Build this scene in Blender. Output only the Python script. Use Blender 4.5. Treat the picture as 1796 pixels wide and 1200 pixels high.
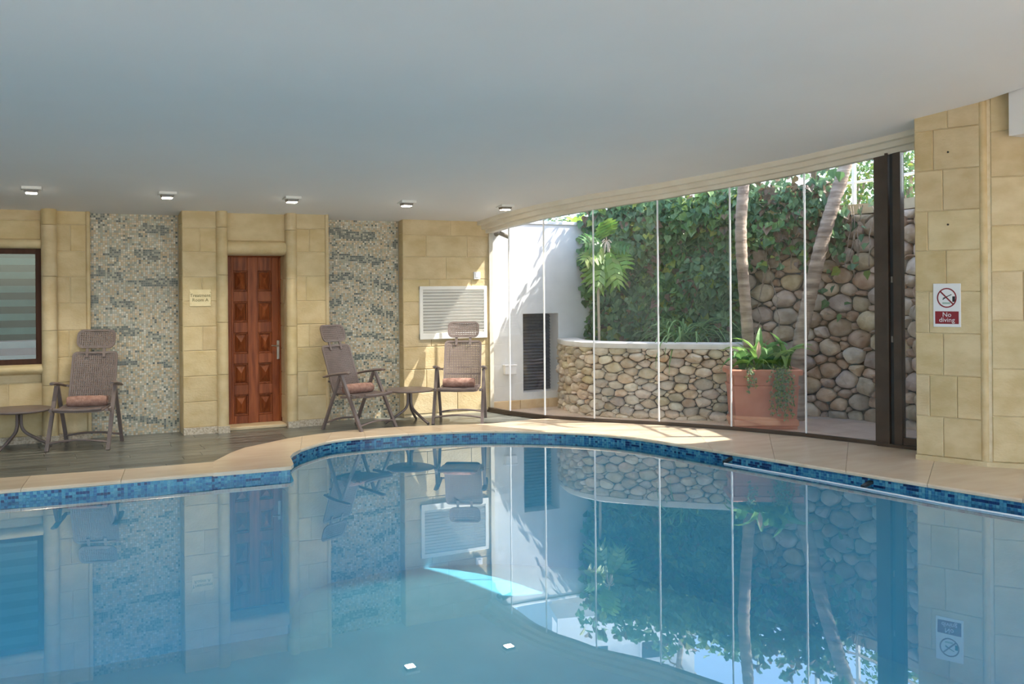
import bpy, bmesh, math, random
import numpy as np
from mathutils import Vector, Matrix

random.seed(7)
RNG = np.random.default_rng(7)
for o in list(bpy.data.objects):
    bpy.data.objects.remove(o, do_unlink=True)
SC = bpy.context.scene
COL = SC.collection

# ------------------------------------------------------------------ camera
F = 1650.0                    # focal length in pixels of the 1796 px frame
CX, CY = 898.0, 510.0         # principal point (horizon sits above the centre)
CAMZ = 1.542                  # eye above the deck
WATER = -0.07
ROLL = 0.008
Wv = Vector((0.448, 0.894, 0.0)).normalized()      # view direction (level)
Rv = Vector((Wv.y, -Wv.x, 0.0))
Uv = Vector((0, 0, 1))
Rr = (Rv - ROLL * Uv).normalized()
Ur = (Uv + ROLL * Rv).normalized()
cam = bpy.data.cameras.new('camera')
cam.sensor_width = 36.0
cam.lens = 36.0 * F / 1796.0
cam.shift_y = -(600.0 - CY) / 1796.0
cam.clip_start = 0.05
cam.clip_end = 300
camo = bpy.data.objects.new('camera', cam)
M3 = Matrix((Rr, Ur, -Wv)).transposed()
camo.matrix_world = Matrix.Translation((0, 0, CAMZ)) @ M3.to_4x4()
COL.objects.link(camo)
SC.camera = camo
EYE = Vector((0, 0, CAMZ))

# ------------------------------------------------------------------ light
SUN_T = Vector((-2.1, 1.12, -2.6)).normalized()    # travel direction of sunlight
world = bpy.data.worlds.new('sky')
SC.world = world
world.use_nodes = True
nt = world.node_tree
nt.nodes.clear()
wo = nt.nodes.new('ShaderNodeOutputWorld')
bg = nt.nodes.new('ShaderNodeBackground')
sky = nt.nodes.new('ShaderNodeTexSky')
sky.sky_type = 'NISHITA'
sky.sun_disc = False
sky.sun_elevation = math.asin(-SUN_T.z)
sky.sun_rotation = math.atan2(-SUN_T.x, -SUN_T.y)
sky.air_density = 1.0
sky.dust_density = 1.5
sky.ozone_density = 1.0
bg.inputs['Strength'].default_value = 0.30
nt.links.new(sky.outputs[0], bg.inputs['Color'])
nt.links.new(bg.outputs[0], wo.inputs['Surface'])
sun = bpy.data.lights.new('sun_offscreen', 'SUN')
sun.energy = 4.6
sun.angle = 0.009
sun.color = (1.0, 0.95, 0.87)
suno = bpy.data.objects.new('sun_offscreen', sun)
suno.rotation_euler = SUN_T.to_track_quat('-Z', 'Y').to_euler()
suno.location = (20, -8, 25)
COL.objects.link(suno)
vs = SC.view_settings
vs.view_transform = 'Standard'
vs.look = 'None'
vs.exposure = 1.44
vs.gamma = 1.0
vs.use_curve_mapping = False
SC.cycles.max_bounces = 14
SC.cycles.diffuse_bounces = 6
SC.cycles.glossy_bounces = 6
SC.cycles.transparent_max_bounces = 24
SC.cycles.transmission_bounces = 8
SC.cycles.caustics_reflective = False
SC.cycles.caustics_refractive = False

# ------------------------------------------------------------------ pixel helpers
def ray(px, py):
    return (Rr * (px - CX) + Ur * (CY - py) + Wv * F)
def on_z(px, py, z=0.0):
    d = ray(px, py); t = (z - CAMZ) / d.z
    return EYE + d * t
def on_y(px, py, Y):
    d = ray(px, py); return EYE + d * (Y / d.y)
def at_d(px, py, D):
    d = ray(px, py); return EYE + d * (D / F)
def xw(px, Y, py=560):
    return on_y(px, py, Y).x
def zw(px, py, Y):
    return on_y(px, py, Y).z

# ------------------------------------------------------------------ mesh helpers
class MB:
    def __init__(s):
        s.v = []; s.f = []; s.c = []; s.smooth = False
    def add(s, vs, fs, col=None):
        b = len(s.v)
        s.v += [tuple(v) for v in vs]
        s.f += [tuple(i + b for i in f) for f in fs]
        if col is not None:
            s.c += [col] * len(fs)
        return s
    def box(s, a, b, col=None, M=None):
        x0, y0, z0 = a; x1, y1, z1 = b
        if x0 > x1: x0, x1 = x1, x0
        if y0 > y1: y0, y1 = y1, y0
        if z0 > z1: z0, z1 = z1, z0
        vs = [Vector(p) for p in ((x0,y0,z0),(x1,y0,z0),(x1,y1,z0),(x0,y1,z0),(x0,y0,z1),(x1,y0,z1),(x1,y1,z1),(x0,y1,z1))]
        if M is not None: vs = [M @ p for p in vs]
        return s.add(vs, [(3,2,1,0),(4,5,6,7),(0,1,5,4),(1,2,6,5),(2,3,7,6),(3,0,4,7)], col)
    def cbox(s, a, b, c=0.006, M=None):
        """box with chamfered edges along every side"""
        x0, y0, z0 = a; x1, y1, z1 = b
        if x0 > x1: x0, x1 = x1, x0
        if y0 > y1: y0, y1 = y1, y0
        if z0 > z1: z0, z1 = z1, z0
        c = min(c, (x1-x0)*.45, (y1-y0)*.45, (z1-z0)*.45)
        bm = bmesh.new()
        bmesh.ops.create_cube(bm, size=1)
        for v in bm.verts:
            v.co = Vector(((x0+x1)/2 + v.co.x*(x1-x0), (y0+y1)/2 + v.co.y*(y1-y0), (z0+z1)/2 + v.co.z*(z1-z0)))
        bmesh.ops.bevel(bm, geom=bm.edges[:], offset=c, segments=1, profile=.5, affect='EDGES')
        bm.verts.index_update()
        vs = [M @ v.co if M is not None else v.co.copy() for v in bm.verts]
        fs = [tuple(v.index for v in f.verts) for f in bm.faces]
        bm.free()
        return s.add(vs, fs)
    def bar(s, p, q, w, h, up=(0,0,1)):
        p = Vector(p); q = Vector(q); d = (q-p); L = d.length; d.normalize()
        up = Vector(up)
        sd = d.cross(up)
        if sd.length < 1e-5: sd = d.cross(Vector((1,0,0)))
        sd.normalize(); u = sd.cross(d).normalized()
        M = Matrix((sd, d, u)).transposed().to_4x4(); M.translation = p
        return s.box((-w/2,0,-h/2),(w/2,L,h/2), None, M)
    def tube(s, path, r, n=8, sx=1.0, cap=True, up=(0,0,1)):
        path = [Vector(p) for p in path]
        rs = r if hasattr(r, '__len__') else [r]*len(path)
        m = len(path); vs = []; prev = None
        for i, p in enumerate(path):
            t = (path[min(i+1,m-1)] - path[max(i-1,0)]).normalized()
            if prev is None:
                a = Vector(up)
                if abs(t.dot(a)) > .95: a = Vector((1,0,0))
                a = (a - t*a.dot(t)).normalized()
            else:
                a = (prev - t*prev.dot(t)).normalized()
            prev = a
            b = t.cross(a)
            for k in range(n):
                th = 2*math.pi*k/n
                vs.append(p + a*math.cos(th)*rs[i] + b*math.sin(th)*rs[i]*sx)
        fs = []
        for i in range(m-1):
            for k in range(n):
                k2 = (k+1) % n
                fs.append((i*n+k, i*n+k2, (i+1)*n+k2, (i+1)*n+k))
        if cap:
            fs.append(tuple(range(n))[::-1]); fs.append(tuple((m-1)*n+k for k in range(n)))
        return s.add(vs, fs)
    def lathe(s, prof, n=24, c=(0,0,0)):
        vs = []; fs = []
        m = len(prof)
        for (r, z) in prof:
            for k in range(n):
                th = 2*math.pi*k/n
                vs.append((c[0]+r*math.cos(th), c[1]+r*math.sin(th), c[2]+z))
        for i in range(m-1):
            for k in range(n):
                k2 = (k+1) % n
                fs.append((i*n+k, i*n+k2, (i+1)*n+k2, (i+1)*n+k))
        fs.append(tuple(range(n))[::-1]); fs.append(tuple((m-1)*n+k for k in range(n)))
        return s.add(vs, fs)
    def prism(s, poly, z0, z1, col=None):
        n = len(poly)
        vs = [(p[0],p[1],z0) for p in poly] + [(p[0],p[1],z1) for p in poly]
        fs = [tuple(range(n))[::-1], tuple(range(n,2*n))] + [(k,(k+1)%n,n+(k+1)%n,n+k) for k in range(n)]
        return s.add(vs, fs, col)
    def build(s, name, mat, parent=None, smooth=False, loc=None):
        vs = s.v
        if loc is not None:
            L = Vector(loc); vs = [tuple(Vector(v)-L) for v in vs]
        me = bpy.data.meshes.new(name)
        me.from_pydata(vs, [], s.f)
        if s.c and len(s.c) == len(s.f):
            at = me.color_attributes.new('Col', 'FLOAT_COLOR', 'CORNER')
            i = 0; buf = []
            for f, c in zip(s.f, s.c):
                buf += [c[0], c[1], c[2], 1.0] * len(f)
            at.data.foreach_set('color', buf)
        bm = bmesh.new(); bm.from_mesh(me)
        bmesh.ops.recalc_face_normals(bm, faces=bm.faces[:])
        bm.to_mesh(me); bm.free()
        if smooth:
            me.polygons.foreach_set('use_smooth', [True]*len(me.polygons))
            try: me.set_sharp_from_angle(angle=math.radians(smooth if smooth is not True else 40))
            except Exception: pass
        me.materials.append(mat)
        o = bpy.data.objects.new(name, me)
        COL.objects.link(o)
        if loc is not None: o.location = loc
        if parent is not None: o.parent = parent
        return o

def tag(o, label=None, cat=None, group=None, kind=None):
    if label: o['label'] = label
    if cat: o['category'] = cat
    if group: o['group'] = group
    if kind: o['kind'] = kind
    return o
def empty(name, loc=(0,0,0), rz=0.0):
    o = bpy.data.objects.new(name, None)
    o.empty_display_size = .1
    o.location = loc; o.rotation_euler = (0,0,rz)
    COL.objects.link(o); return o
def share(src, name, loc, parent, scale=None, rot=None):
    o = bpy.data.objects.new(name, src.data)
    COL.objects.link(o); o.location = loc
    if scale: o.scale = scale
    if rot: o.rotation_euler = rot
    o.parent = parent
    return o
def copy_tree(o, parent=None):
    c = o.copy(); COL.objects.link(c); c.parent = parent
    for ch in list(o.children): copy_tree(ch, c)
    return c
def text_mesh(txt, size, name, mat, parent, M, depth=0.0015, align='CENTER'):
    cu = bpy.data.curves.new('lettering', 'FONT')
    cu.body = txt; cu.size = size; cu.extrude = depth; cu.align_x = align; cu.align_y = 'CENTER'
    cu.resolution_u = 3
    tmp = bpy.data.objects.new('lettering_tmp', cu); COL.objects.link(tmp)
    bpy.context.view_layer.update()
    dg = bpy.context.evaluated_depsgraph_get()
    me = bpy.data.meshes.new_from_object(tmp.evaluated_get(dg))
    bpy.data.objects.remove(tmp, do_unlink=True)
    me.transform(M); me.materials.clear(); me.materials.append(mat)
    o = bpy.data.objects.new(name, me); COL.objects.link(o); o.parent = parent
    return o

# ------------------------------------------------------------------ materials
MATS = {}
def newmat(name):
    m = bpy.data.materials.new(name); m.use_nodes = True
    MATS[name] = m
    return m, m.node_tree, m.node_tree.nodes['Principled BSDF']
def pm(name, c1, c2=None, scale=6.0, rough=.6, bump=0.0, bscale=None, stretch=(1,1,1), metal=0.0, orand=0.0, spec=.5, detail=5, lo=.35, hi=.65, hue=0.0, sat=(.65,1.15)):
    """procedural material: noise between two colours, optional per-object variation and bump"""
    m, t, b = newmat(name)
    N = t.nodes; L = t.links
    b.inputs['Roughness'].default_value = rough
    b.inputs['Metallic'].default_value = metal
    b.inputs['Specular IOR Level'].default_value = spec
    c2 = c2 or tuple(x*.85 for x in c1)
    tc = N.new('ShaderNodeTexCoord'); mp = N.new('ShaderNodeMapping')
    mp.inputs['Scale'].default_value = stretch
    oi = N.new('ShaderNodeObjectInfo')
    if orand:
        ad = N.new('ShaderNodeVectorMath'); ad.operation = 'MULTIPLY_ADD'
        cmb = N.new('ShaderNodeCombineXYZ')
        for k in range(3): L.new(oi.outputs['Random'], cmb.inputs[k])
        ad.inputs[1].default_value = (37, 53, 71)
        L.new(cmb.outputs[0], ad.inputs[0]); L.new(tc.outputs['Object'], ad.inputs[2])
        L.new(ad.outputs[0], mp.inputs['Vector'])
    else:
        L.new(tc.outputs['Object'], mp.inputs['Vector'])
    no = N.new('ShaderNodeTexNoise'); no.inputs['Scale'].default_value = scale; no.inputs['Detail'].default_value = detail
    L.new(mp.outputs[0], no.inputs['Vector'])
    rp = N.new('ShaderNodeValToRGB')
    rp.color_ramp.elements[0].position = lo; rp.color_ramp.elements[1].position = hi
    rp.color_ramp.elements[0].color = (*c1, 1); rp.color_ramp.elements[1].color = (*c2, 1)
    L.new(no.outputs['Fac'], rp.inputs['Fac'])
    out = rp.outputs[0]
    if orand:
        hs = N.new('ShaderNodeHueSaturation')
        mr = N.new('ShaderNodeMapRange'); mr.inputs['To Min'].default_value = 1-orand; mr.inputs['To Max'].default_value = 1+orand
        L.new(oi.outputs['Random'], mr.inputs['Value']); L.new(mr.outputs[0], hs.inputs['Value'])
        if hue:
            wn = N.new('ShaderNodeTexWhiteNoise'); wn.noise_dimensions = '1D'
            L.new(oi.outputs['Random'], wn.inputs['W'])
            m2 = N.new('ShaderNodeMapRange'); m2.inputs['To Min'].default_value = .5-hue; m2.inputs['To Max'].default_value = .5+hue
            L.new(wn.outputs['Value'], m2.inputs['Value']); L.new(m2.outputs[0], hs.inputs['Hue'])
            m3 = N.new('ShaderNodeMapRange'); m3.inputs['To Min'].default_value = sat[0]; m3.inputs['To Max'].default_value = sat[1]
            w2 = N.new('ShaderNodeTexWhiteNoise'); w2.noise_dimensions = '1D'
            a2 = N.new('ShaderNodeMath'); a2.operation = 'ADD'; a2.inputs[1].default_value = 3.7
            L.new(oi.outputs['Random'], a2.inputs[0]); L.new(a2.outputs[0], w2.inputs['W'])
            L.new(w2.outputs['Value'], m3.inputs['Value']); L.new(m3.outputs[0], hs.inputs['Saturation'])
        L.new(out, hs.inputs['Color']); out = hs.outputs[0]
    L.new(out, b.inputs['Base Color'])
    if bump:
        nb = N.new('ShaderNodeTexNoise'); nb.inputs['Scale'].default_value = bscale or scale*4; nb.inputs['Detail'].default_value = 6
        L.new(mp.outputs[0], nb.inputs['Vector'])
        bp = N.new('ShaderNodeBump'); bp.inputs['Strength'].default_value = bump; bp.inputs['Distance'].default_value = .02
        L.new(nb.outputs['Fac'], bp.inputs['Height']); L.new(bp.outputs[0], b.inputs['Normal'])
    return m
def colattr(name, rough=.4, spec=.5, nscale=30, namt=.15):
    m, t, b = newmat(name); N = t.nodes; L = t.links
    at = N.new('ShaderNodeVertexColor'); at.layer_name = 'Col'
    L.new(at.outputs[0], b.inputs['Base Color'])
    b.inputs['Roughness'].default_value = rough; b.inputs['Specular IOR Level'].default_value = spec
    return m
def leafmat(name, c, trans=.35, rough=.45):
    m, t, b = newmat(name); N = t.nodes; L = t.links
    at = N.new('ShaderNodeVertexColor'); at.layer_name = 'Col'
    L.new(at.outputs[0], b.inputs['Base Color']); b.inputs['Roughness'].default_value = rough
    tr = N.new('ShaderNodeBsdfTranslucent'); L.new(at.outputs[0], tr.inputs['Color'])
    mx = N.new('ShaderNodeMixShader'); mx.inputs[0].default_value = trans
    L.new(b.outputs[0], mx.inputs[1]); L.new(tr.outputs[0], mx.inputs[2])
    L.new(mx.outputs[0], N['Material Output'].inputs['Surface'])
    return m
def glassmat(name, tint=(.97,.985,.98), ior=1.45, refl=(1,1,1), rough=0.0, bumps=0.0, boost=1.0, expo=5.0):
    m, t, b = newmat(name); N = t.nodes; L = t.links
    N.remove(b)
    tr = N.new('ShaderNodeBsdfTransparent'); tr.inputs[0].default_value = (*tint, 1)
    gl = N.new('ShaderNodeBsdfGlossy'); gl.inputs['Color'].default_value = (*refl, 1); gl.inputs['Roughness'].default_value = rough
    f0 = ((ior-1)/(ior+1))**2 * boost
    fr = N.new('ShaderNodeLayerWeight'); fr.inputs['Blend'].default_value = .5
    pw_ = N.new('ShaderNodeMath'); pw_.operation = 'POWER'; pw_.inputs[1].default_value = expo
    ml = N.new('ShaderNodeMath'); ml.operation = 'MULTIPLY_ADD'; ml.inputs[1].default_value = 1-f0; ml.inputs[2].default_value = f0
    L.new(fr.outputs['Facing'], pw_.inputs[0]); L.new(pw_.outputs[0], ml.inputs[0])
    mx = N.new('ShaderNodeMixShader')
    L.new(ml.outputs[0], mx.inputs[0]); L.new(tr.outputs[0], mx.inputs[1]); L.new(gl.outputs[0], mx.inputs[2])
    L.new(mx.outputs[0], N['Material Output'].inputs['Surface'])
    if bumps:
        tc = N.new('ShaderNodeTexCoord'); no = N.new('ShaderNodeTexNoise'); no.inputs['Scale'].default_value = 1.6; no.inputs['Detail'].default_value = 1.5
        L.new(tc.outputs['Object'], no.inputs['Vector'])
        bp = N.new('ShaderNodeBump'); bp.inputs['Strength'].default_value = bumps; bp.inputs['Distance'].default_value = .02
        L.new(no.outputs['Fac'], bp.inputs['Height']); L.new(bp.outputs[0], gl.inputs['Normal']); L.new(bp.outputs[0], fr.inputs['Normal'])
    return m
def emit(name, col, s):
    m, t, b = newmat(name)
    b.inputs['Base Color'].default_value = (*col,1)
    b.inputs['Emission Color'].default_value = (*col,1); b.inputs['Emission Strength'].default_value = s
    return m

pm('limestone', (.535,.415,.225), (.635,.515,.31), scale=4.5, rough=.75, bump=.22, bscale=38, orand=.045, hue=.003, sat=(.94,1.06), stretch=(1,1,1.6))
pm('mortar', (.60,.49,.31), (.66,.56,.38), scale=20, rough=.9)
pm('plaster_white', (.67,.67,.67), (.72,.72,.72), scale=5, rough=.85, bump=.08, bscale=14)
pm('ceiling_plaster', (.80,.785,.76), (.82,.805,.78), scale=1.2, rough=.85, bump=.03, bscale=5)
pm('cornice_paint', (.70,.63,.50), (.75,.69,.57), scale=4, rough=.5)
pm('travertine', (.66,.51,.36), (.76,.63,.48), scale=2.5, rough=.28, stretch=(1.0,3.2,1), orand=.05, detail=8, spec=.5)
pm('plank_tile', (.095,.10,.09), (.17,.175,.155), scale=2.2, rough=.28, stretch=(1,9,1), orand=.22, detail=8, bump=.05, bscale=12)
pm('subfloor', (.07,.07,.06), (.09,.09,.08), scale=5, rough=.9)
pm('outdoor_tile', (.62,.48,.38), (.72,.59,.48), scale=3, rough=.6, orand=.06)
pm('outdoor_base', (.40,.32,.26), (.46,.38,.30), scale=9, rough=.9)
pm('door_wood', (.17,.040,.012), (.32,.090,.028), scale=3.0, rough=.45, stretch=(9,9,.9), detail=8, orand=.10, spec=.25)
pm('brown_frame', (.050,.020,.011), (.072,.030,.016), scale=5, rough=.6, spec=.2, stretch=(5,5,.5))
pm('bronze_alu', (.060,.040,.028), (.085,.060,.044), scale=4, rough=.38, spec=.5)
pm('grey_alu', (.20,.18,.15), (.25,.22,.19), scale=4, rough=.4)
pm('nickel', (.55,.52,.45), (.62,.60,.54), scale=9, rough=.28, metal=.9)
pm('chrome', (.80,.80,.82), (.85,.85,.87), scale=9, rough=.15, metal=1.0)
pm('black_plastic', (.015,.015,.015), (.025,.025,.025), scale=9, rough=.5)
pm('white_paint', (.76,.75,.70), (.80,.79,.75), scale=6, rough=.45)
pm('white_plastic', (.80,.80,.82), (.84,.84,.86), scale=6, rough=.4)
pm('brass', (.66,.54,.30), (.72,.60,.36), scale=12, rough=.45, metal=.25)
pm('ink', (.10,.085,.02), (.13,.11,.03), scale=12, rough=.6)
pm('sign_white', (.70,.71,.72), (.74,.75,.76), scale=4, rough=.35)
pm('sign_red', (.20,.008,.014), (.23,.010,.018), scale=4, rough=.35)
pm('sign_black', (.012,.012,.013), (.02,.02,.02), scale=4, rough=.4)
pm('sign_green', (.30,.42,.36), (.34,.46,.40), scale=4, rough=.4)
pm('taupe_resin', (.165,.128,.118), (.19,.15,.14), scale=10, rough=.42)
pm('towel', (.29,.16,.125), (.42,.255,.205), scale=26, rough=.95, bump=.5, bscale=220, orand=.06)
pm('terracotta', (.52,.20,.12), (.62,.27,.175), scale=4, rough=.7, bump=.05)
pm('soil', (.05,.035,.02), (.09,.06,.035), scale=30, rough=.95, bump=.6)
pm('cap_concrete', (.70,.68,.64), (.80,.78,.75), scale=7, rough=.85, bump=.15, bscale=25)
pm('cap_stone', (.60,.46,.28), (.70,.56,.36), scale=5, rough=.85, bump=.15)
pm('rubble', (.44,.30,.18), (.72,.58,.43), scale=5.5, rough=.85, bump=.8, bscale=12, orand=.20, hue=.02, sat=(.6,1.2))
pm('rubble_pale', (.52,.40,.26), (.76,.65,.50), scale=7.0, rough=.85, bump=.45, bscale=26, orand=.20, hue=.018)
pm('rubble_mortar', (.12,.085,.055), (.20,.15,.10), scale=12, rough=.95, bump=.5)
pm('pebbledash', (.42,.34,.24), (.66,.58,.47), scale=55, rough=.85, bump=.6, bscale=60)
pm('plinth_stone', (.62,.42,.22), (.72,.53,.32), scale=5, rough=.7, orand=.08)
pm('bark', (.26,.19,.14), (.56,.44,.34), scale=3.2, rough=.9, stretch=(1,1,6), bump=.5, bscale=7)
pm('wood_stake', (.62,.50,.36), (.70,.60,.46), scale=12, rough=.8, stretch=(5,5,.6))
pm('shutter_dark', (.085,.09,.115), (.11,.115,.14), scale=6, rough=.45)
pm('blind_light', (.17,.25,.25), (.20,.28,.28), scale=8, rough=.8)
pm('blind_dark', (.020,.045,.055), (.028,.055,.065), scale=8, rough=.8)
pm('seam_white', (.86,.87,.88), (.90,.90,.91), scale=8, rough=.3)
pm('pool_plaster', (.19,.57,.74), (.22,.61,.78), scale=2, rough=.5)
pm('pool_grout', (.25,.42,.50), (.28,.46,.54), scale=9, rough=.8)
pm('mosaic_grout', (.42,.40,.34), (.34,.32,.27), scale=9, rough=.9)
pm('house_wall', (.74,.74,.74), (.80,.80,.80), scale=2, rough=.9)
pm('house_glass', (.03,.04,.05), (.05,.06,.07), scale=2, rough=.2)
pm('house_roof', (.55,.50,.45), (.62,.57,.52), scale=2, rough=.9)
pm('asphalt', (.32,.31,.30), (.38,.37,.36), scale=9, rough=.9)
pm('railing_white', (.72,.71,.68), (.78,.77,.74), scale=6, rough=.5)
colattr('mosaic_tile', rough=.35)
colattr('pool_tile', rough=.18)
leafmat('leaf', None)
glassmat('clear_glass', tint=(.955,.965,.965), ior=1.52)
glassmat('window_glass', tint=(.72,.84,.86), ior=1.5)
glassmat('water', tint=(.80,.95,.98), ior=1.36, expo=3.4, refl=(.93,.97,1.0), bumps=.035)
emit('lamp_glow', (1.0,.90,.74), 14.0)

# ------------------------------------------------------------------ ceiling height
_cy = np.array([-6,0,3,4.4,5.3,5.85,6.5,7.6,8.5,9.2,9.9,11.09,11.6])
_cz = np.array([3.70,3.46,3.33,3.22,3.125,3.04,2.955,2.84,2.735,2.635,2.54,2.40,2.34])
_gy = np.linspace(-6,11.6,1761); _gz = np.interp(_gy,_cy,_cz)
_k = np.ones(61)/61.0
_gs = np.convolve(np.pad(_gz,30,mode='reflect',reflect_type='odd'),_k,mode='valid')
def zc(Y): return float(np.interp(Y,_gy,_gs))
def on_ceiling(px, py):
    d = ray(px,py)
    t = .5/F
    while True:
        p = EYE + d*t
        if p.z > zc(p.y) or p.y > 11.3: return p
        t += .004/F*2

# ------------------------------------------------------------------ glass line (plan)
_gd = [(857,12.02),(893,11.67),(954,11.23),(1041,10.89),(1154,10.60),(1281,10.17),(1412,9.66),(1541,9.10),(1611,8.82)]
GL = []
for px, D in _gd:
    p = at_d(px, 505, D); GL.append(Vector((p.x, p.y)))
GL[0] = Vector((GL[0].x, 10.90))
def inward(i, pts):
    a = pts[max(i-1,0)]; b = pts[min(i+1,len(pts)-1)]
    t = (b-a).normalized()
    return Vector((-abs(t.y), -abs(t.x)))     # towards the room (-X,-Y)
YW = 10.88           # stone wall by the glass
EAVE = 0.32

# ------------------------------------------------------------------ ceiling slab
def build_ceiling():
    ys = list(np.linspace(-1.2,11.3,130))
    gx = [(p.y, p.x) for p in GL][::-1]
    gyv = [g[0] for g in gx]; gxv = [g[1] for g in gx]
    CB = at_d(1728,168,7.98)
    def xmax(Y):
        if Y > gyv[0]:
            return float(np.interp(Y,gyv,gxv)) + (EAVE if Y < 10.9 else EAVE*1.0)
        if Y > CB.y:
            return 8.2
        return CB.x - .02
    yy = sorted(ys + [gyv[0], gyv[0]-.001, CB.y, CB.y-.001, 10.9])
    mb = MB(); n = 24; rows = []
    vs = []; fs = []
    for Y in yy:
        xm = xmax(Y)
        for k in range(n+1):
            vs.append((-5.2 + (xm+5.2)*k/n, Y, zc(Y)))
    for Y in yy:
        xm = xmax(Y)
        for k in range(n+1):
            vs.append((-5.2 + (xm+5.2)*k/n, Y, zc(Y)+.22))
    R = len(yy); W = n+1; off = R*W
    for i in range(R-1):
        for k in range(n):
            a = i*W+k
            fs.append((a,a+1,a+1+W,a+W)); fs.append((off+a,off+a+W,off+a+1+W,off+a+1))
        a = i*W+n; fs.append((a,off+a,off+a+W,a+W))
        a = i*W; fs.append((a,a+W,off+a+W,off+a))
    for k in range(n):
        fs.append((k,off+k,off+k+1,k+1)); a=(R-1)*W+k; fs.append((a,a+1,off+a+1,off+a))
    mb.add(vs, fs)
    o = mb.build('ceiling', MATS['ceiling_plaster'], smooth=30)
    tag(o, 'large gently vaulted white plaster ceiling over the pool', None, None, 'structure')
build_ceiling()

def offset_pts(pts, d):
    return [p + inward(i, pts)*d for i, p in enumerate(pts)]
def sweep(mb, pts, prof, zfun):
    """prof: closed list of (inward offset, z below ceiling)"""
    m = len(prof); vs = []; fs = []
    for i, p in enumerate(pts):
        n = inward(i, pts)
        zt = zfun(p)
        for (o, dz) in prof:
            q = p + n*o; vs.append((q.x, q.y, zt+dz))
    for i in range(len(pts)-1):
        for k in range(m):
            k2 = (k+1) % m
            fs.append((i*m+k,(i+1)*m+k,(i+1)*m+k2,i*m+k2))
    fs.append(tuple(range(m))); fs.append(tuple((len(pts)-1)*m+k for k in range(m))[::-1])
    mb.add(vs, fs)
def densify(pts, step=.08):
    out = []
    for a, b in zip(pts[:-1], pts[1:]):
        n = max(1,int((b-a).length/step))
        for k in range(n): out.append(a.lerp(b,k/n))
    out.append(pts[-1]); return out
# cornice
GLX = GL + [GL[-1] + (GL[-1]-GL[-2]).normalized()*.10]
mb = MB(); sweep(mb, GLX, [(.16,.10),(.16,-.045),(.10,-.05),(.10,-.10),(.045,-.105),(.04,-.15),(-.05,-.15),(-.05,.10)], lambda p: zc(p.y))
tag(mb.build('trim_1', MATS['cornice_paint'], smooth=25), 'cream stepped cornice curving along the top of the glass wall', None, None, 'structure')

# ------------------------------------------------------------------ stone block walls
def block_mesh(w, h, t, name):
    c = .006
    mb = MB()
    vs = [(0,t,0),(w,t,0),(w,t,h),(0,t,h),(0,c,0),(w,c,0),(w,c,h),(0,c,h),(c,0,c),(w-c,0,c),(w-c,0,h-c),(c,0,h-c)]
    fs = [(4,5,9,8),(5,6,10,9),(6,7,11,10),(7,4,8,11),(8,9,10,11),(0,1,5,4),(1,2,6,5),(2,3,7,6),(3,0,4,7)]
    mb.add(vs, fs); return mb
def block_wall(parent, p0, p1, z0, ztop, mat, course=.274, blen=.62, t=.03, seed=1, gap=.005, holes=(), slope=None, offs=None):
    """dressed blocks laid on the line p0->p1 (room side on the right hand of the direction is -normal).
    local x along the line, local y into the wall."""
    rnd = random.Random(seed)
    p0 = Vector((p0[0],p0[1])); p1 = Vector((p1[0],p1[1]))
    d = (p1-p0); L = d.length; d.normalize()
    ang = math.atan2(d.y, d.x)
    z = z0; row = 0
    while z < ztop-.01:
        h = course*rnd.uniform(.96,1.04)
        if ztop - (z+h) < .07: h = ztop - z
        h = min(h, ztop-z)
        x = 0.0
        first = True
        while x < L-.005:
            w = blen*rnd.uniform(.8,1.2)
            if first and row % 2: w *= .5
            first = False
            if L-(x+w) < .16: w = L-x
            x1 = min(x+w, L)
            segs = [(x, x1, z, z+h)]
            for (hx0,hx1,hz0,hz1) in holes:
                ns = []
                for (a,b,c,e) in segs:
                    if b<=hx0 or a>=hx1 or e<=hz0 or c>=hz1: ns.append((a,b,c,e)); continue
                    if a<hx0: ns.append((a,hx0,c,e))
                    if b>hx1: ns.append((hx1,b,c,e))
                    aa=max(a,hx0); bb=min(b,hx1)
                    if c<hz0: ns.append((aa,bb,c,hz0))
                    if e>hz1: ns.append((aa,bb,hz1,e))
                segs = ns
            for (a,b,c,e) in segs:
                if b-a < .02 or e-c < .02: continue
                mbk = block_mesh(b-a-gap, e-c-gap, t, 'stone_block')
                o = mbk.build('stone_block', mat, parent)
                q = p0 + d*(a+gap/2)
                o.location = (q.x, q.y, c+gap/2); o.rotation_euler = (0,0,ang)
            x = x1
        z += h; row += 1

def half_round(mb, cx, cy, r, z0, z1, n=12, a0=math.pi, a1=2*math.pi):
    vs = []; 
    for k in range(n+1):
        th = a0+(a1-a0)*k/n
        vs.append((cx+r*math.cos(th), cy+r*math.sin(th)))
    vs += [(cx+r, cy+r*1.5), (cx-r, cy+r*1.5)]
    mb.prism(vs, z0, z1)

wall = empty('wall_back', (0, 0, 0)); tag(wall, 'yellow limestone block wall with mosaic panels and a wooden door', None, None, 'structure')
YP = 10.74      # pier faces
YM = 11.02      # mosaic faces
YN = 10.95      # window wall
Xs = dict(mo0=xw(157,YM), mo1=xw(320,YP), col=xw(87,YP), st0=xw(97,YN),
          p1a=xw(320,YP), p1b=xw(383,YP), ca=xw(390,YP), da=xw(398,YP), db=xw(505,YP),
          cb=xw(513,YP), p2a=xw(519,YP), p2b=xw(576,YP), m2a=xw(577,YM), w3a=xw(707,YW), end=GL[0].x)
ZT = 2.47
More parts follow.
